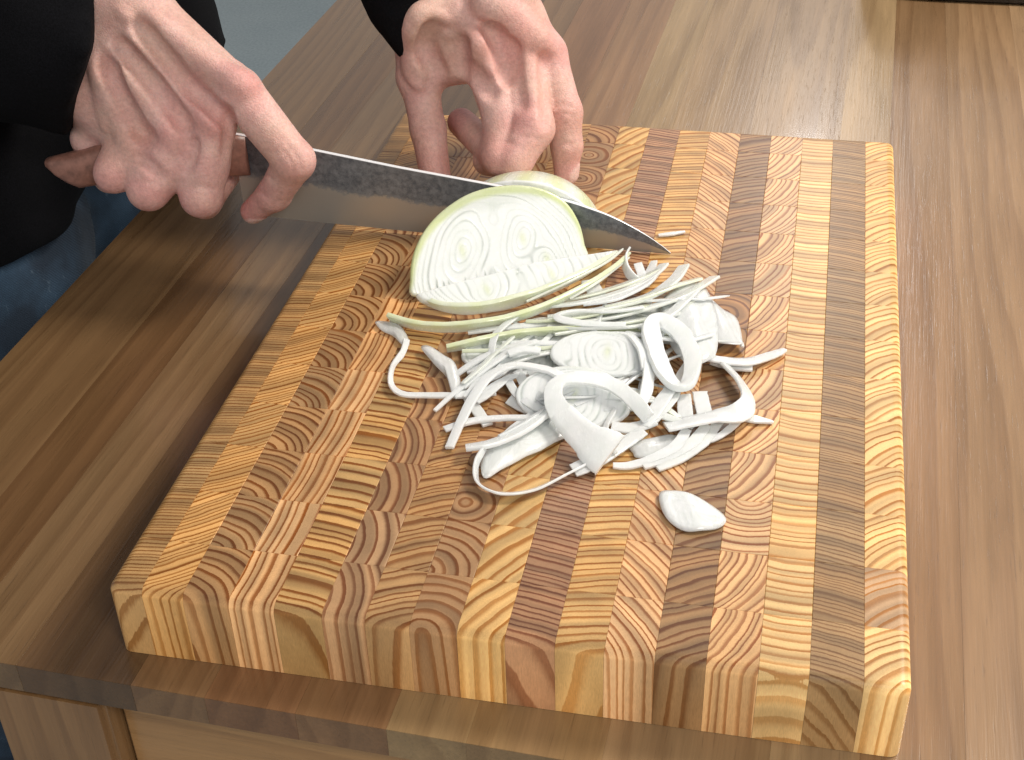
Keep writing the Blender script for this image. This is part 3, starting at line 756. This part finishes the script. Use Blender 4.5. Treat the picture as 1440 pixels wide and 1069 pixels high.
def slice_mesh(name, O, U, Vv, outline, thick, cores, h=.0006, sp=3.1, groove=.00022, label=None, group=None, par=None, cx=0., a=50., b=50., green=1., grey=0., bulge=0., flecks=False, vb=4., rimw=1.2):
    """a cut onion slice: outline polygon (mm, in U/V plane) with thickness behind the plane, layer grooves on the face"""
    out = np.array(outline, float)
    Nn = np.cross(U, Vv); Nn /= np.linalg.norm(Nn)
    lo = np.r_[out.min(0)-2, -thick-2]; hi = np.r_[out.max(0)+2, 2]
    hm = h*1000
    def poly_sdf(u, v):
        d = np.full(u.shape, 1e9); s = np.ones(u.shape)
        n = len(out)
        for i in range(n):
            A = out[i]; B = out[(i+1) % n]; e = B-A; wx = u-A[0]; wy = v-A[1]
            t = np.clip((wx*e[0]+wy*e[1])/(e@e), 0, 1); bx = wx-e[0]*t; by = wy-e[1]*t
            d = np.minimum(d, bx*bx+by*by)
            c1 = v >= A[1]; c2 = v < B[1]; c3 = e[0]*wy > e[1]*wx
            s = np.where((c1 & c2 & c3) | (~c1 & ~c2 & ~c3), -s, s)
        return s*np.sqrt(d)
    def fn(g):
        u, v = np.meshgrid(g[0], g[1], indexing='ij')
        s2 = poly_sdf(u, v); rf = rings_field(u+.7*np.sin(v*.21), v+.6*np.sin(u*.17), cores, a, b, cx)
        fr, am = layer_lines(rf, u, v, sp)
        gr = np.exp(-(fr/.42)**2)*am
        z = g[2][None, None, :]
        top = z+(gr*groove*1000)[..., None]+bulge*((s2/20)**2)[..., None]
        D = smax(top, -thick-z+0*top, 1.0); D = smax(D, s2[..., None]+.10*(z+thick*.5)**2/thick+0*top, 1.6)
        return D
    V, Fc = polygonise(fn, lo, hi, hm, 2)
    u, v, z = V.T
    rf = rings_field(u+.7*np.sin(v*.21), v+.6*np.sin(u*.17), cores, a, b, cx)
    fr, am = layer_lines(rf, u, v, sp)
    s2 = poly_sdf(u, v)
    line = np.exp(-(fr/.40)**2)*(z > -1.5)*(s2 < -1.2)*am*.95
    for cu, cv, s_ in cores:
        if s_ != 1.25: line = line*(1-.75*np.exp(-((u-cu)**2/70+(v-cv)**2/160)))
    if flecks:
        for fu, fh, fs in ((-38, 6, .9), (-34, 3, .7), (-31, 2.5, .6), (-21, 2, .6), (-14, 4, .5), (-9, 3.4, .8), (-3, 5, .5)):
            line = np.maximum(line, 1.9*fs*np.exp(-((u-fu-.12*(v-vb))/.42)**2)*np.clip(1-(v-vb)/fh, 0, 1)*(z > -1.5))
    edge = np.clip((s2+2.4+rimw*np.clip(v/b, 0, 1))/2.6, 0, 1)
    gcore = sum(np.exp(-(((u-cu)/2.0)**2+((v-cv)/4.5)**2)) for cu, cv, _ in cores)*.45
    line = line*(1-.7*edge)
    gr_ = np.maximum(green*edge*.9*np.clip((v+6)/14, 0, 1), gcore*(z > -2))
    gy = grey+.35*np.clip(((v-.72*b)/6), 0, 1)*(z > -1.5)  # grey band below the top rim paints in a wet reflection
    X = O+(u[:, None]*U+v[:, None]*Vv+z[:, None]*Nn)/1000
    # outward orientation depends on the handedness of (U,V,N): right-handed, faces fine
    o = centred(name, X, Fc, M_ONION, True, dict(line=line, green=gr_, grey=np.broadcast_to(gy, u.shape)), par)
    if label: tag(o, label, 'onion slice' if 'slice' in name else 'onion', group)
    return o
def frame_from(L, Rr, T):
    L, Rr, T = map(np.asarray, (L, Rr, T)); U = (Rr-L)/np.linalg.norm(Rr-L); V = T-L; V = V-U*(V@U); V /= np.linalg.norm(V)
    return (L+Rr)/2, U, V, np.cross(U, V)
def to_uv(pts, O, U, V, Nn):
    out = []
    for x, y in pts:
        q = pplane(x, y, O, Nn)-O; out.append((q@U*1000, q@V*1000))
    return out
# the slice just falling away from the knife
L0 = pz(583, 418, .004); R0 = pz(824, 366, .004); T0 = py(712, 258, .3095)
O1, U1, V1, N1 = frame_from(L0, R0, T0)
face = [(583, 416), (578, 392), (581, 362), (592, 333), (610, 308), (634, 287), (664, 270), (700, 261), (738, 260), (772, 268), (798, 285), (815, 312), (823, 342), (824, 366), (760, 386), (700, 398), (640, 409)]
uv1 = to_uv(face, O1, U1, V1, N1)
c1 = to_uv([(650, 352), (735, 335), (770, 366)], O1, U1, V1, N1)
slice_mesh('onion_slice', O1, U1, V1, catmull(uv1, 90, True), 5.5, [(*c1[0], 1.), (*c1[1], 1.15), (*c1[2], 1.25)], label='half round onion slice with double heart leaning on the knife blade', sp=2.9, grey=.10, flecks=True, rimw=4.8, b=max(p[1] for p in uv1), a=49)
# the rest of the half onion behind the blade, under the fingers
def rest_fn(g):
    P = np.stack(np.meshgrid(*g, indexing='ij'), -1); q = (P-np.array([.121, .318, .000]))/np.array([.0490, .056, .0405])
    D = (np.linalg.norm(q, axis=-1)-1)*.046
    D = smax(D, .3218-P[..., 1], .0008); D = smax(D, .0012-P[..., 2], .0015)
    return D
V, Fc = polygonise(rest_fn, (.06, .315, -.002), (.17, .385, .055), .0012, 1)
o = centred('half_onion', V, Fc, M_ONION, True, dict(line=.35*np.exp(-((np.abs(((np.arctan2(V[:, 2], V[:, 0]-.116)*9) % 1)-.5))/.12)**2)*.4, green=np.clip(.50+.25*np.sin(np.arctan2(V[:, 2], V[:, 0]-.116)*14), 0, 1)*(V[:, 1] > .3235), grey=np.zeros(len(V))))
tag(o, 'remaining peeled half onion gripped by the fingers behind the knife blade', 'onion')
# slice already fallen, lying in front
L2 = pz(584, 414, .0125); R2 = pz(868, 352, .010); T2 = pz(655, 442, .004)
O2, U2, V2, N2 = frame_from(L2, R2, T2)
V2 = -V2; N2 = np.cross(U2, V2)     # dome side points to the viewer
fc2 = [(585, 412), (640, 396), (690, 384), (750, 368), (815, 358), (868, 350), (850, 366), (818, 384), (775, 402), (730, 416), (690, 424), (650, 428), (615, 425), (594, 420)]
uv2 = to_uv(fc2, O2, U2, V2, N2)
slice_mesh('onion_slice', O2, U2, V2, [(a, b) for a, b in uv2][::1], 5.5, [(-22, min(p[1] for p in uv2)*.45, 1.), (18, min(p[1] for p in uv2)*.4, 1.)],
           label='fallen onion slice lying in front of the leaning slice, pale green rim', sp=3.4, a=52, b=26, green=0., grey=.30)

# ------------------------------------------------------------------ sliced onion strips
def strip(label, px, w, th=2.2, roll=25, green=0., grey=0., closed=False, group=None, name='onion_strip', n=None, lines=1):
    """px: (x, y, height in mm) photograph points; w: width(s) in mm; roll: 0 lies flat, 90 stands on edge"""
    P3 = np.array([pz(x, y, z/1000) for x, y, z in px])
    n = n or max(18, len(px)*9)
    C = catmull(P3, n, closed); wid = np.interp(np.linspace(0, 1, n), np.linspace(0, 1, len(np.atleast_1d(w))), np.atleast_1d(w)) if np.size(w) > 1 else np.full(n, float(w))
    rl = np.radians(np.interp(np.linspace(0, 1, n), np.linspace(0, 1, np.size(roll)), np.atleast_1d(roll)) if np.size(roll) > 1 else np.full(n, float(roll)))
    if closed: T = np.roll(C, -1, 0)-np.roll(C, 1, 0)
    else: T = np.gradient(C, axis=0)
    T /= np.linalg.norm(T, axis=1)[:, None]+1e-12
    Wd = np.cross(np.array([0, 0, 1.]), T); Wd /= np.linalg.norm(Wd, axis=1)[:, None]+1e-12
    Up = np.cross(T, Wd)
    A = np.cos(rl)[:, None]*Wd+np.sin(rl)[:, None]*Up; B = np.cross(T, A)
    prof = [(-1, -.55), (-.93, -1), (-.5, -1.0), (0, -.9), (.5, -1.0), (.93, -1), (1, -.55), (1, .55), (.93, 1), (.5, 1.0), (0, 1.12), (-.5, 1.0), (-.93, 1), (-1, .55)]
    K = len(prof); v = []; ln = []; gr = []
    rs = np.random.default_rng(len(label)*31+int(px[0][0]))
    jit = np.cumsum(rs.normal(0, .30, n)); jit -= np.linspace(jit[0], jit[-1], n)
    for k in range(n):
        thk = min(th, wid[k])*.78
        for a, b in prof:
            v.append(C[k]+(A[k]*a*wid[k]/2*(1+.09*np.clip(jit[k], -2, 2))+B[k]*b*thk/2)/1000)
            ln.append(lines*.10*(b > 0)*max(0, math.sin(k*.7+a*3))); gr.append(green*(.62-.38*a+.08*math.sin(k*.9)))
    fcs = []
    for k in range(n if closed else n-1):
        k2 = (k+1) % n
        for q in range(K): fcs.append((k*K+q, k*K+(q+1) % K, k2*K+(q+1) % K, k2*K+q))
    if not closed: fcs += [tuple(reversed(range(K))), tuple(range((n-1)*K, n*K))]
    v = np.array(v); zmin = v[:, 2].min()
    if zmin < .0003: v[:, 2] = np.maximum(v[:, 2], .0003+(v[:, 2]-zmin)*.25)
    o = centred(name, v, fcs, M_ONION, True, dict(line=ln, green=gr, grey=np.full(len(v), grey)))
    o.data.set_sharp_from_angle(angle=math.radians(50))
    tag(o, label, 'onion strip', group)
    return o
def petal(label, px, z, dome=2., th=1.2, grey=.2, green=0., tiltdir=(0, 0), name='onion_petal', group=None):
    base = np.array([pz(x, y, z/1000) for x, y in px]); C = catmull(base, len(px)*5, True); c = C.mean(0); K = len(C); R_ = 7
    v = []; ln = []
    for side in (1, -1):
        v.append(c+(0, 0, (dome+side*th/2)/1000)); ln.append(0.)
        for r_ in range(1, R_+1):
            t = r_/R_
            for q in range(K):
                p = c+(C[q]-c)*t; hgt = dome*(1-t*t)+side*th/2*(1 if r_ < R_ else .35)
                hgt += .35*math.sin(p[0]*420+p[1]*130)+tiltdir[0]*(p[0]-c[0])*1000+tiltdir[1]*(p[1]-c[1])*1000
                v.append(p+(0, 0, hgt/1000)); ln.append(.30*(.5+.5*math.sin((p[0]*.8+p[1]*.3)*2600))*(side > 0))
    M_ = 1+R_*K; fcs = []
    for s_ in (0, 1):
        o_ = s_*M_
        for q in range(K):
            f_ = (o_, o_+1+q, o_+1+(q+1) % K); fcs.append(f_ if s_ == 0 else f_[::-1])
        for r_ in range(1, R_):
            for q in range(K):
                a = o_+1+(r_-1)*K+q; b = o_+1+(r_-1)*K+(q+1) % K; f_ = (a, a+K, b+K, b); fcs.append(f_ if s_ == 0 else f_[::-1])
    for q in range(K):
        a = 1+(R_-1)*K+q; b = 1+(R_-1)*K+(q+1) % K; fcs.append((a, a+M_, b+M_, b))
    v = np.array(v)
    # orientation: photo order may be clockwise
    ar = np.sum(C[:, 0]*np.roll(C[:, 1], -1)-np.roll(C[:, 0], -1)*C[:, 1])
    if ar < 0: fcs = [f_[::-1] for f_ in fcs]
    v[:, 2] = np.maximum(v[:, 2], .0003)
    o = centred(name, v, fcs, M_ONION, True, dict(line=ln, green=np.full(len(v), green), grey=np.full(len(v), grey)))
    tag(o, label, 'onion piece', group); return o

G = 'sliced onion strips heaped on the cutting board'
def st(label, px, w, **k): return strip(label, px, w, group=G, **k)
# green skinned rim strips
st('long pale green rim strip running below the two half slices', [(548, 447, 4), (590, 458, 5), (640, 460, 6), (700, 452, 8), (760, 434, 9), (820, 405, 10), (860, 379, 10), (886, 356, 10)], [8, 9, 9.5, 9.5, 8.5, 5.5, 1.5], th=3.2, roll=-62, green=.72)
st('yellow green rim of the fallen slice, arched along its front', [(590, 419, 7), (622, 431, 7), (662, 434, 8), (712, 426, 9), (768, 408, 10), (820, 384, 11), (868, 354, 11)], [5, 8, 10, 10, 9, 6, 1.5], th=3.5, roll=-66, green=.55)
st('short green rim strip with a blunt left end', [(628, 490, 4), (670, 482, 5), (720, 472, 6), (780, 466, 7), (850, 465, 7), (925, 462, 7)], [6, 10, 10, 8, 6, 5], th=3., roll=-60, green=.75)
st('thin pale green strip along the lower side of the green rims', [(650, 494, 6), (730, 492, 7), (800, 487, 8), (880, 476, 9), (945, 468, 9)], [3, 5, 5, 5, 3], th=2.5, roll=-40, green=.55)
# fan towards the knife tip
st('thin pale strip pointing to the knife belly, above the long green strip', [(740, 424, 9), (800, 396, 11), (850, 370, 11), (876, 350, 11)], [2, 4, 4, 1], th=1.6, roll=-30, green=.3)
st('slender spike below the knife belly', [(800, 420, 8), (840, 396, 10), (885, 362, 9)], [3, 4, 1], th=1.8, roll=-30, green=.25)
st('white curl standing under the knife belly', [(884, 352, 8), (878, 366, 9), (884, 384, 8), (900, 398, 6), (906, 404, 4)], [5, 6, 6, 5, 4], th=1.6, roll=70)
st('short white stub right of the standing curl', [(897, 371, 8), (903, 388, 6), (908, 404, 4)], [5, 6, 5], th=1.8, roll=10)
st('pale stub behind the fan of strips near the knife tip', [(920, 368, 3), (914, 384, 4), (908, 400, 4)], [4, 6, 6], th=2., roll=15)
st('fanned strip ending below the knife tip', [(760, 432, 6), (820, 425, 8), (880, 408, 9), (915, 390, 8), (934, 372, 6)], [5.0, 8.1, 8.1, 7.5, 6.2], th=2., roll=-22, green=.1)
st('long fanned strip with square end at the right of the knife tip', [(770, 446, 6), (850, 434, 9), (910, 418, 10), (946, 395, 9), (962, 374, 7)], [5.0, 7.5, 8.1, 8.1, 6.9], th=2.2, roll=-22, green=.15)
st('broad fanned strip with blunt end reaching the dark blocks', [(800, 455, 7), (870, 444, 9), (940, 424, 11), (975, 408, 10), (1005, 390, 8)], [5.0, 7.5, 8.1, 7.5, 7.5], th=2.2, roll=-24, green=.18)
st('thin white needle strip pointing right across the heap', [(900, 424, 10), (950, 421, 12), (990, 420, 11), (1026, 416, 9)], [3, 4, 3.6, .6], th=1.6, roll=-25)
st('white sliver lying just past the knife tip', [(926, 331, 1.4), (944, 329, 1.6), (963, 326, 1.4)], [2, 3.6, 1.5], th=1.4, roll=0)
st('folded white strip making a flat hairpin in the heap', [(880, 457, 12), (830, 456, 12), (788, 449, 12), (786, 442, 12), (812, 437, 12), (860, 438, 12), (905, 432, 13)], [3, 3.5, 4, 3, 3.5, 4, 4], th=1.8, roll=-20)
# big rings and loops
rg = strip('thick oval onion ring with an open centre, right of the heap', [(930, 452, 16), (958, 470, 16), (974, 505, 15), (968, 538, 12), (951, 543, 11), (934, 524, 12), (920, 488, 14), (916, 460, 16)], [10, 11, 10, 9, 10, 12, 11, 10], th=4.2, roll=18, closed=True, n=60, group=G)
st('big white loop opening into a wide square end, middle of heap', [(912, 588, 10), (890, 562, 13), (858, 540, 15), (815, 532, 16), (782, 541, 15), (781, 568, 14), (806, 600, 12), (834, 624, 10), (858, 640, 8)], [7, 8, 8, 8, 9, 11, 14, 19, 24], th=3., roll=[-40, -30, -20, -10, 5, 20, 28, 30, 30], n=80)
st('thick white band with frayed left end, lower left of heap', [(655, 630, 6), (690, 624, 7), (725, 610, 8), (755, 592, 9), (778, 574, 9)], [7.5, 8.5, 9, 7, 5], th=3., roll=-25)
petal('broad white onion petal beneath the thick band at lower left', [(676, 655), (684, 672), (720, 652), (770, 628), (806, 606), (790, 588), (745, 594), (700, 618), (680, 636)], 2.5, 2.5, 1.6, 0., .05, group=G)
st('thin ribbon loop sweeping round the lower left of the heap', [(682, 630, 7), (670, 652, 5), (673, 680, 3.5), (705, 694, 3), (750, 689, 3), (795, 668, 3.5), (830, 650, 4)], [3, 5, 5, 7, 6, 4, 3], th=1.5, roll=[-80, -80, -60, -35, -35, -45, -50])
st('flat pale strip end poking out under the big loop', [(806, 662, 2.5), (838, 648, 4), (880, 622, 5), (905, 606, 6)], [8, 8, 7, 6], th=1.6, roll=10, grey=.2)
# left side
st('squiggly thin strip curving down the left side of the heap', [(572, 478, 3), (566, 496, 3), (552, 516, 3), (550, 540, 3), (566, 554, 3), (600, 556, 3), (645, 556, 4)], [3.4, 3.4, 3, 3.2, 4, 4, 4], th=1.6, roll=[-20, -50, -60, -20, 0, 0, 0])
st('straight strip end crossing the left of the heap', [(640, 556, 4), (668, 554, 4), (697, 551, 4)], [5, 5.5, 5.5], th=2., roll=0)
petal('crumpled grey translucent scrap at the far left of the heap', [(528, 453), (548, 452), (566, 462), (576, 482), (568, 488), (552, 472), (536, 464)], 2., 1., .9, .75, group=G)
petal('wrinkled translucent petal at the left of the heap', [(592, 489), (606, 488), (626, 500), (640, 512), (648, 540), (644, 560), (636, 556), (628, 530), (610, 512)], 4., 2., 1.0, .35, group=G)
st('greyish strip hanging from the wrinkled petal', [(648, 545, 3), (664, 568, 2.5), (686, 598, 2)], [4, 6, 5.5], th=1.6, roll=0, grey=.25)
st('arched strip from the middle down to the left board', [(632, 630, 2), (646, 598, 4), (665, 560, 8), (690, 528, 11), (724, 514, 12), (768, 520, 12), (790, 530, 12)], [4.5, 5, 6, 6.5, 7, 7, 6], th=2.2, roll=-12)
st('narrow strip lying left below the arched strip', [(625, 604, 2), (665, 592, 3), (710, 588, 4), (755, 588, 5)], [4.5, 5, 4.5, 4], th=2., roll=-10)
for k, (lb, px, w) in enumerate([
    ('upper thin diagonal strip left of the lying round slice', [(650, 545, 5), (685, 516, 8), (722, 492, 10), (756, 480, 11)], 4.5),
    ('second thin diagonal strip left of the lying round slice', [(640, 528, 4), (676, 504, 7), (712, 490, 8), (740, 482, 9)], 3.6),
    ('flat pale diagonal strip beneath the thin diagonals', [(655, 520, 3), (700, 508, 5), (745, 500, 6)], 7.5),
    ('short bent strip above the arched strip', [(715, 498, 11), (735, 492, 12), (760, 494, 12)], 4.5),
    ('outermost of the curved strips beside the big loop', [(712, 530, 4), (728, 556, 5), (756, 574, 6), (790, 580, 6)], 4.5),
    ('middle one of the curved strips beside the big loop', [(728, 522, 5), (744, 548, 6), (772, 566, 7)], 5.),
    ('innermost of the curved strips beside the big loop', [(746, 520, 6), (758, 540, 7), (780, 558, 8)], 4.5),
    ('lowest pale strip tucked left of the big loop', [(716, 562, 2), (740, 576, 3), (780, 592, 4)], 5.5)]):
    st(lb, px, w, th=2., roll=-12+6*k, grey=.12)
# round slices in the middle
def flat_slice(label, centre, ang, w, hgt, z, tilt, cores, grey=.1, green=.25, flip=1, th=3.):
    O = pz(*centre, z); U = np.array([math.cos(ang), math.sin(ang), 0.]); V = np.array([-math.sin(ang)*math.cos(tilt), math.cos(ang)*math.cos(tilt), math.sin(tilt)])
    pts = []
    for k in range(28):
        t = 2*math.pi*k/28; pts.append((w/2*math.cos(t), hgt/2*math.sin(t) if math.sin(t)*flip > 0 else hgt*.42*math.sin(t)))
    return slice_mesh('onion_slice', O, U, V, pts, th, cores, label=label, sp=2.9, a=w/2, b=hgt/2, green=green, grey=grey, group=None)
flat_slice('lying onion slice with faint layers in the middle of the heap', (848, 498), .05, 56, 34, .0115, .25, [(2, 2, 1.)], green=.1)
flat_slice('layered onion slice seen through the big white loop', (806, 560), -.08, 60, 44, .0075, .25, [(0, 2, 1.)], green=.12, grey=.0)
flat_slice('pale onion slice low under the right of the heap', (900, 455), .15, 60, 42, .003, .05, [(0, 2, 1.)], green=.1, grey=.15)
flat_slice('pale onion slice hidden low under the left fan of strips', (740, 500), .1, 70, 40, .003, .05, [(0, 2, 1.)], green=.1, grey=.15)
rf_ = np.random.default_rng(21)
MARKS = [('the oval ring', 948, 497), ('the big white loop', 820, 580), ('the arched strip', 700, 530), ('the hairpin strip', 840, 448), ('the middle layered slice', 848, 498),
         ('the hooked band', 1030, 560), ('the thick frayed band', 715, 615), ('the large right petal', 975, 460), ('the wrinkled petal', 625, 510)]
used = set(); tries = 0
while len(used) < 40 and tries < 900:
    tries += 1
    t = rf_.uniform(0, 2*math.pi); q = math.sqrt(rf_.uniform(0, 1)); x = 815+160*q*math.cos(t); y = 522+88*q*math.sin(t)
    a = rf_.normal(-.35, .5); L_ = rf_.uniform(30, 80); cv = rf_.normal(0, 16); z = rf_.uniform(1.5, 8); w_ = rf_.uniform(2.6, 5.5)
    mk = min(MARKS, key=lambda k: (k[1]-x)**2+(k[2]-y)**2); dx, dy = x-mk[1], y-mk[2]
    side = ('right of' if dx > 0 else 'left of') if abs(dx) > abs(dy) else ('below' if dy > 0 else 'above')
    lb = ('thin' if w_ < 3.6 else 'medium' if w_ < 4.5 else 'broad')+(' short' if L_ < 48 else ' long')+' strip '+('rising to the right' if a < -.15 else 'running level' if a < .15 else 'falling to the right')+', just '+side+' '+mk[0]
    if lb in used: continue
    used.add(lb)
    ux, uy = math.cos(a), math.sin(a)
    st(lb, [(x-ux*L_-uy*cv, y-uy*L_*.8+abs(cv)*.7, z), (x-ux*L_*.4, y-uy*L_*.35, z+1), (x+ux*L_*.4, y+uy*L_*.35, z+1), (x+ux*L_+uy*cv, y+uy*L_*.8+cv*.7, z)], [w_*.6, w_, w_*.9, w_*.6], th=1.5, roll=rf_.uniform(-35, 15), green=max(0, rf_.normal(.05, .15)), grey=abs(rf_.normal(0, .12)))
for k, (lb, px, w) in enumerate([
    ('pale green fanned strip just above the thin needle strip', [(850, 432, 9), (900, 420, 11), (950, 402, 11), (985, 392, 9)], [4, 6.5, 6, 4]),
    ('wide pale green strip lying across the foot of the fan', [(740, 452, 6), (800, 448, 8), (870, 436, 9), (930, 428, 9)], [5, 8, 8, 5]),
    ('greenish strip peeking out beneath the fallen slice tip', [(790, 424, 5), (840, 412, 7), (890, 396, 8), (925, 380, 7)], [4, 6.5, 6, 4]),
    ('pale strip sloping under the arched strip towards the green rims', [(668, 545, 4), (700, 520, 6), (750, 500, 8), (800, 492, 9)], [5, 7, 7, 5]),
    ('white strip bridging the middle slice and the right petal', [(880, 468, 11), (920, 474, 12), (965, 478, 11), (1000, 470, 9)], [5, 8, 8, 6])]):
    st(lb, px, w, th=1.9, roll=-24, green=[.5, .6, .45, .1, 0.][k])
# right side sheets
petal('large translucent onion petal at the right of the heap', [(930, 425), (960, 398), (985, 398), (1004, 430), (1010, 470), (1003, 503), (968, 512), (940, 480)], 7., 3., 1.2, .06, group=G)
petal('translucent petal with pale edge at the far right of the heap', [(995, 420), (1016, 434), (1036, 448), (1044, 478), (1040, 484), (1004, 480), (990, 450)], 5., 2., 1.1, .18, group=G)
st('creamy cut edge of the far right petal', [(1000, 480, 6), (1025, 480, 5), (1040, 480, 4), (1044, 488, 3)], [2.5, 3, 3, 2], th=1.4, roll=-30, green=.15)
st('flat tapering strip reaching right with a ragged tip', [(975, 498, 6), (1010, 506, 5), (1050, 509, 4), (1084, 500, 3), (1104, 492, 2.5)], [6, 7, 8, 7, 3], th=1.8, roll=-10)
st('square ended strip beneath the ragged tapering strip', [(1000, 508, 2.5), (1030, 515, 2.2), (1058, 517, 2)], [5, 6, 6], th=2., roll=0)
st('wide white band bent like a hook at the right of the heap', [(1018, 512, 5), (1040, 536, 6), (1052, 562, 7), (1040, 580, 8), (1005, 586, 8), (965, 594, 7), (936, 600, 6)], [5, 6, 8, 10, 12, 13, 13.5], th=2.2, roll=[-30, -40, -40, -20, 15, 20, 20], n=56)
st('small pointed leaf shaped strip at the far right', [(1036, 586, 1.5), (1062, 590, 1.8), (1088, 594, 1.4)], [4, 5.5, 1], th=1.6, roll=0)
st('thin strip end curving down from the hooked band', [(1052, 574, 3), (1036, 594, 2.5), (1014, 612, 2), (992, 622, 1.6)], [3, 3.5, 3.5, 3], th=1.5, roll=-15)
st('upper curved strip at the lower right edge of the heap', [(966, 604, 5), (950, 628, 4), (918, 645, 3), (885, 655, 2), (862, 655, 2)], [5, 6, 5, 4, 3], th=2., roll=-12)
st('middle curved strip at the lower right edge of the heap', [(994, 598, 4), (972, 624, 3.5), (938, 644, 2.5), (905, 657, 2)], [5, 6, 5, 3], th=2., roll=-12, green=.08)
st('lowest curved strip at the lower right edge of the heap', [(1012, 592, 3), (990, 620, 2.5), (960, 643, 2), (925, 660, 1.6)], [5, 6, 5, 3], th=1.8, roll=-12, green=.12)
petal('pale flat scrap between the big loop and hooked band', [(888, 625), (935, 612), (962, 618), (950, 640), (900, 644), (890, 636)], 2., 1., 1.2, .38, group=G)
st('broad strip falling between the oval ring and the big loop', [(948, 540, 9), (932, 562, 8), (916, 585, 7), (905, 600, 6)], [7, 8, 8, 6], th=2.2, roll=10)
st('short upright stub under the oval ring', [(962, 556, 6), (963, 574, 5), (965, 590, 4)], [6.5, 7, 7], th=2., roll=10)
st('second upright stub under the oval ring', [(984, 552, 6), (988, 570, 5), (992, 586, 4)], [8, 8.5, 8], th=2., roll=0, grey=.1)
st('narrow strip standing between the middle slice and the ring', [(906, 480, 12), (912, 510, 12), (910, 545, 10), (900, 575, 8)], [5, 6, 6, 4], th=2., roll=-30)
st('curved strip arching over the slice beside the oval ring', [(850, 470, 13), (884, 472, 14), (902, 492, 14), (908, 520, 12)], [4, 5, 5.5, 5], th=2.2, roll=-20)
st('pale strip crossing under the big loop towards the right', [(860, 600, 6), (890, 602, 6), (920, 592, 6)], [7, 8, 7], th=1.8, roll=0, grey=.2)
st('grey strip resting behind the middle fan of strips', [(828, 395, 6), (838, 412, 6), (848, 426, 5)], [9, 11, 9], th=2., roll=0, grey=.35)
st('white strip between the fan and the hairpin strip', [(820, 428, 8), (866, 420, 10), (905, 402, 10), (922, 388, 8)], [5, 6, 5, 3], th=2., roll=-20)
st('pale strip running up to the right over the large petal', [(900, 462, 11), (938, 444, 12), (966, 420, 12), (984, 404, 10)], [5, 6, 6, 4], th=2., roll=-20, green=.08)
st('faint green strip beneath the long fanned strips', [(780, 470, 8), (850, 458, 9), (920, 446, 10), (975, 424, 10)], [4, 5.5, 5, 3], th=2., roll=-25, green=.35)
st('white strip under the hairpin strip, above the green rims', [(770, 460, 9), (830, 462, 10), (900, 458, 11), (955, 440, 11)], [4, 4.5, 4.5, 3], th=2., roll=-25, green=.1)
st('slim strip dropping along the left of the oval ring', [(938, 450, 10), (925, 480, 10), (922, 515, 9)], [4, 4.5, 4], th=1.8, roll=-10, grey=.1)
petal('single almond shaped onion piece lying apart at lower right', [(928, 694), (950, 690), (985, 701), (1012, 720), (1021, 734), (1006, 743), (970, 747), (944, 736), (930, 716)], 1.6, 1.4, 2.2, .0)

# ------------------------------------------------------------------ dark thing at the far edge of the table
bag = empty('black_pouch', (.435, .93, ZT+.0002)); tag(bag, 'black leather pouch at the far right of the table, cut by the frame', 'pouch')
def superell(name, cx, cy, z0, rx, ry, h, mat, par):
    v = []; K = 40; prof = [(0, .90), (.04, .97), (.2, 1.), (.7, .98), (.92, .92), (1., .8)]
    for t, s in prof:
        for q in range(K):
            w = 2*math.pi*q/K; c_, s_ = math.cos(w), math.sin(w)
            v.append((cx+rx*s*np.sign(c_)*abs(c_)**.45, cy+ry*s*np.sign(s_)*abs(s_)**.45, z0+h*t))
    n = len(prof); f_ = [(k*K+q, k*K+(q+1) % K, (k+1)*K+(q+1) % K, (k+1)*K+q) for k in range(n-1) for q in range(K)]+[tuple(reversed(range(K))), tuple(range((n-1)*K, n*K))]
    return link(name, mesh(name, np.array(v), f_), mat, par)
superell('pouch_body', 0, 0, 0, .115, .065, .075, M_BLACK, bag); superell('flap', 0, -.004, .0752, .110, .060, .008, M_BLACK, bag)
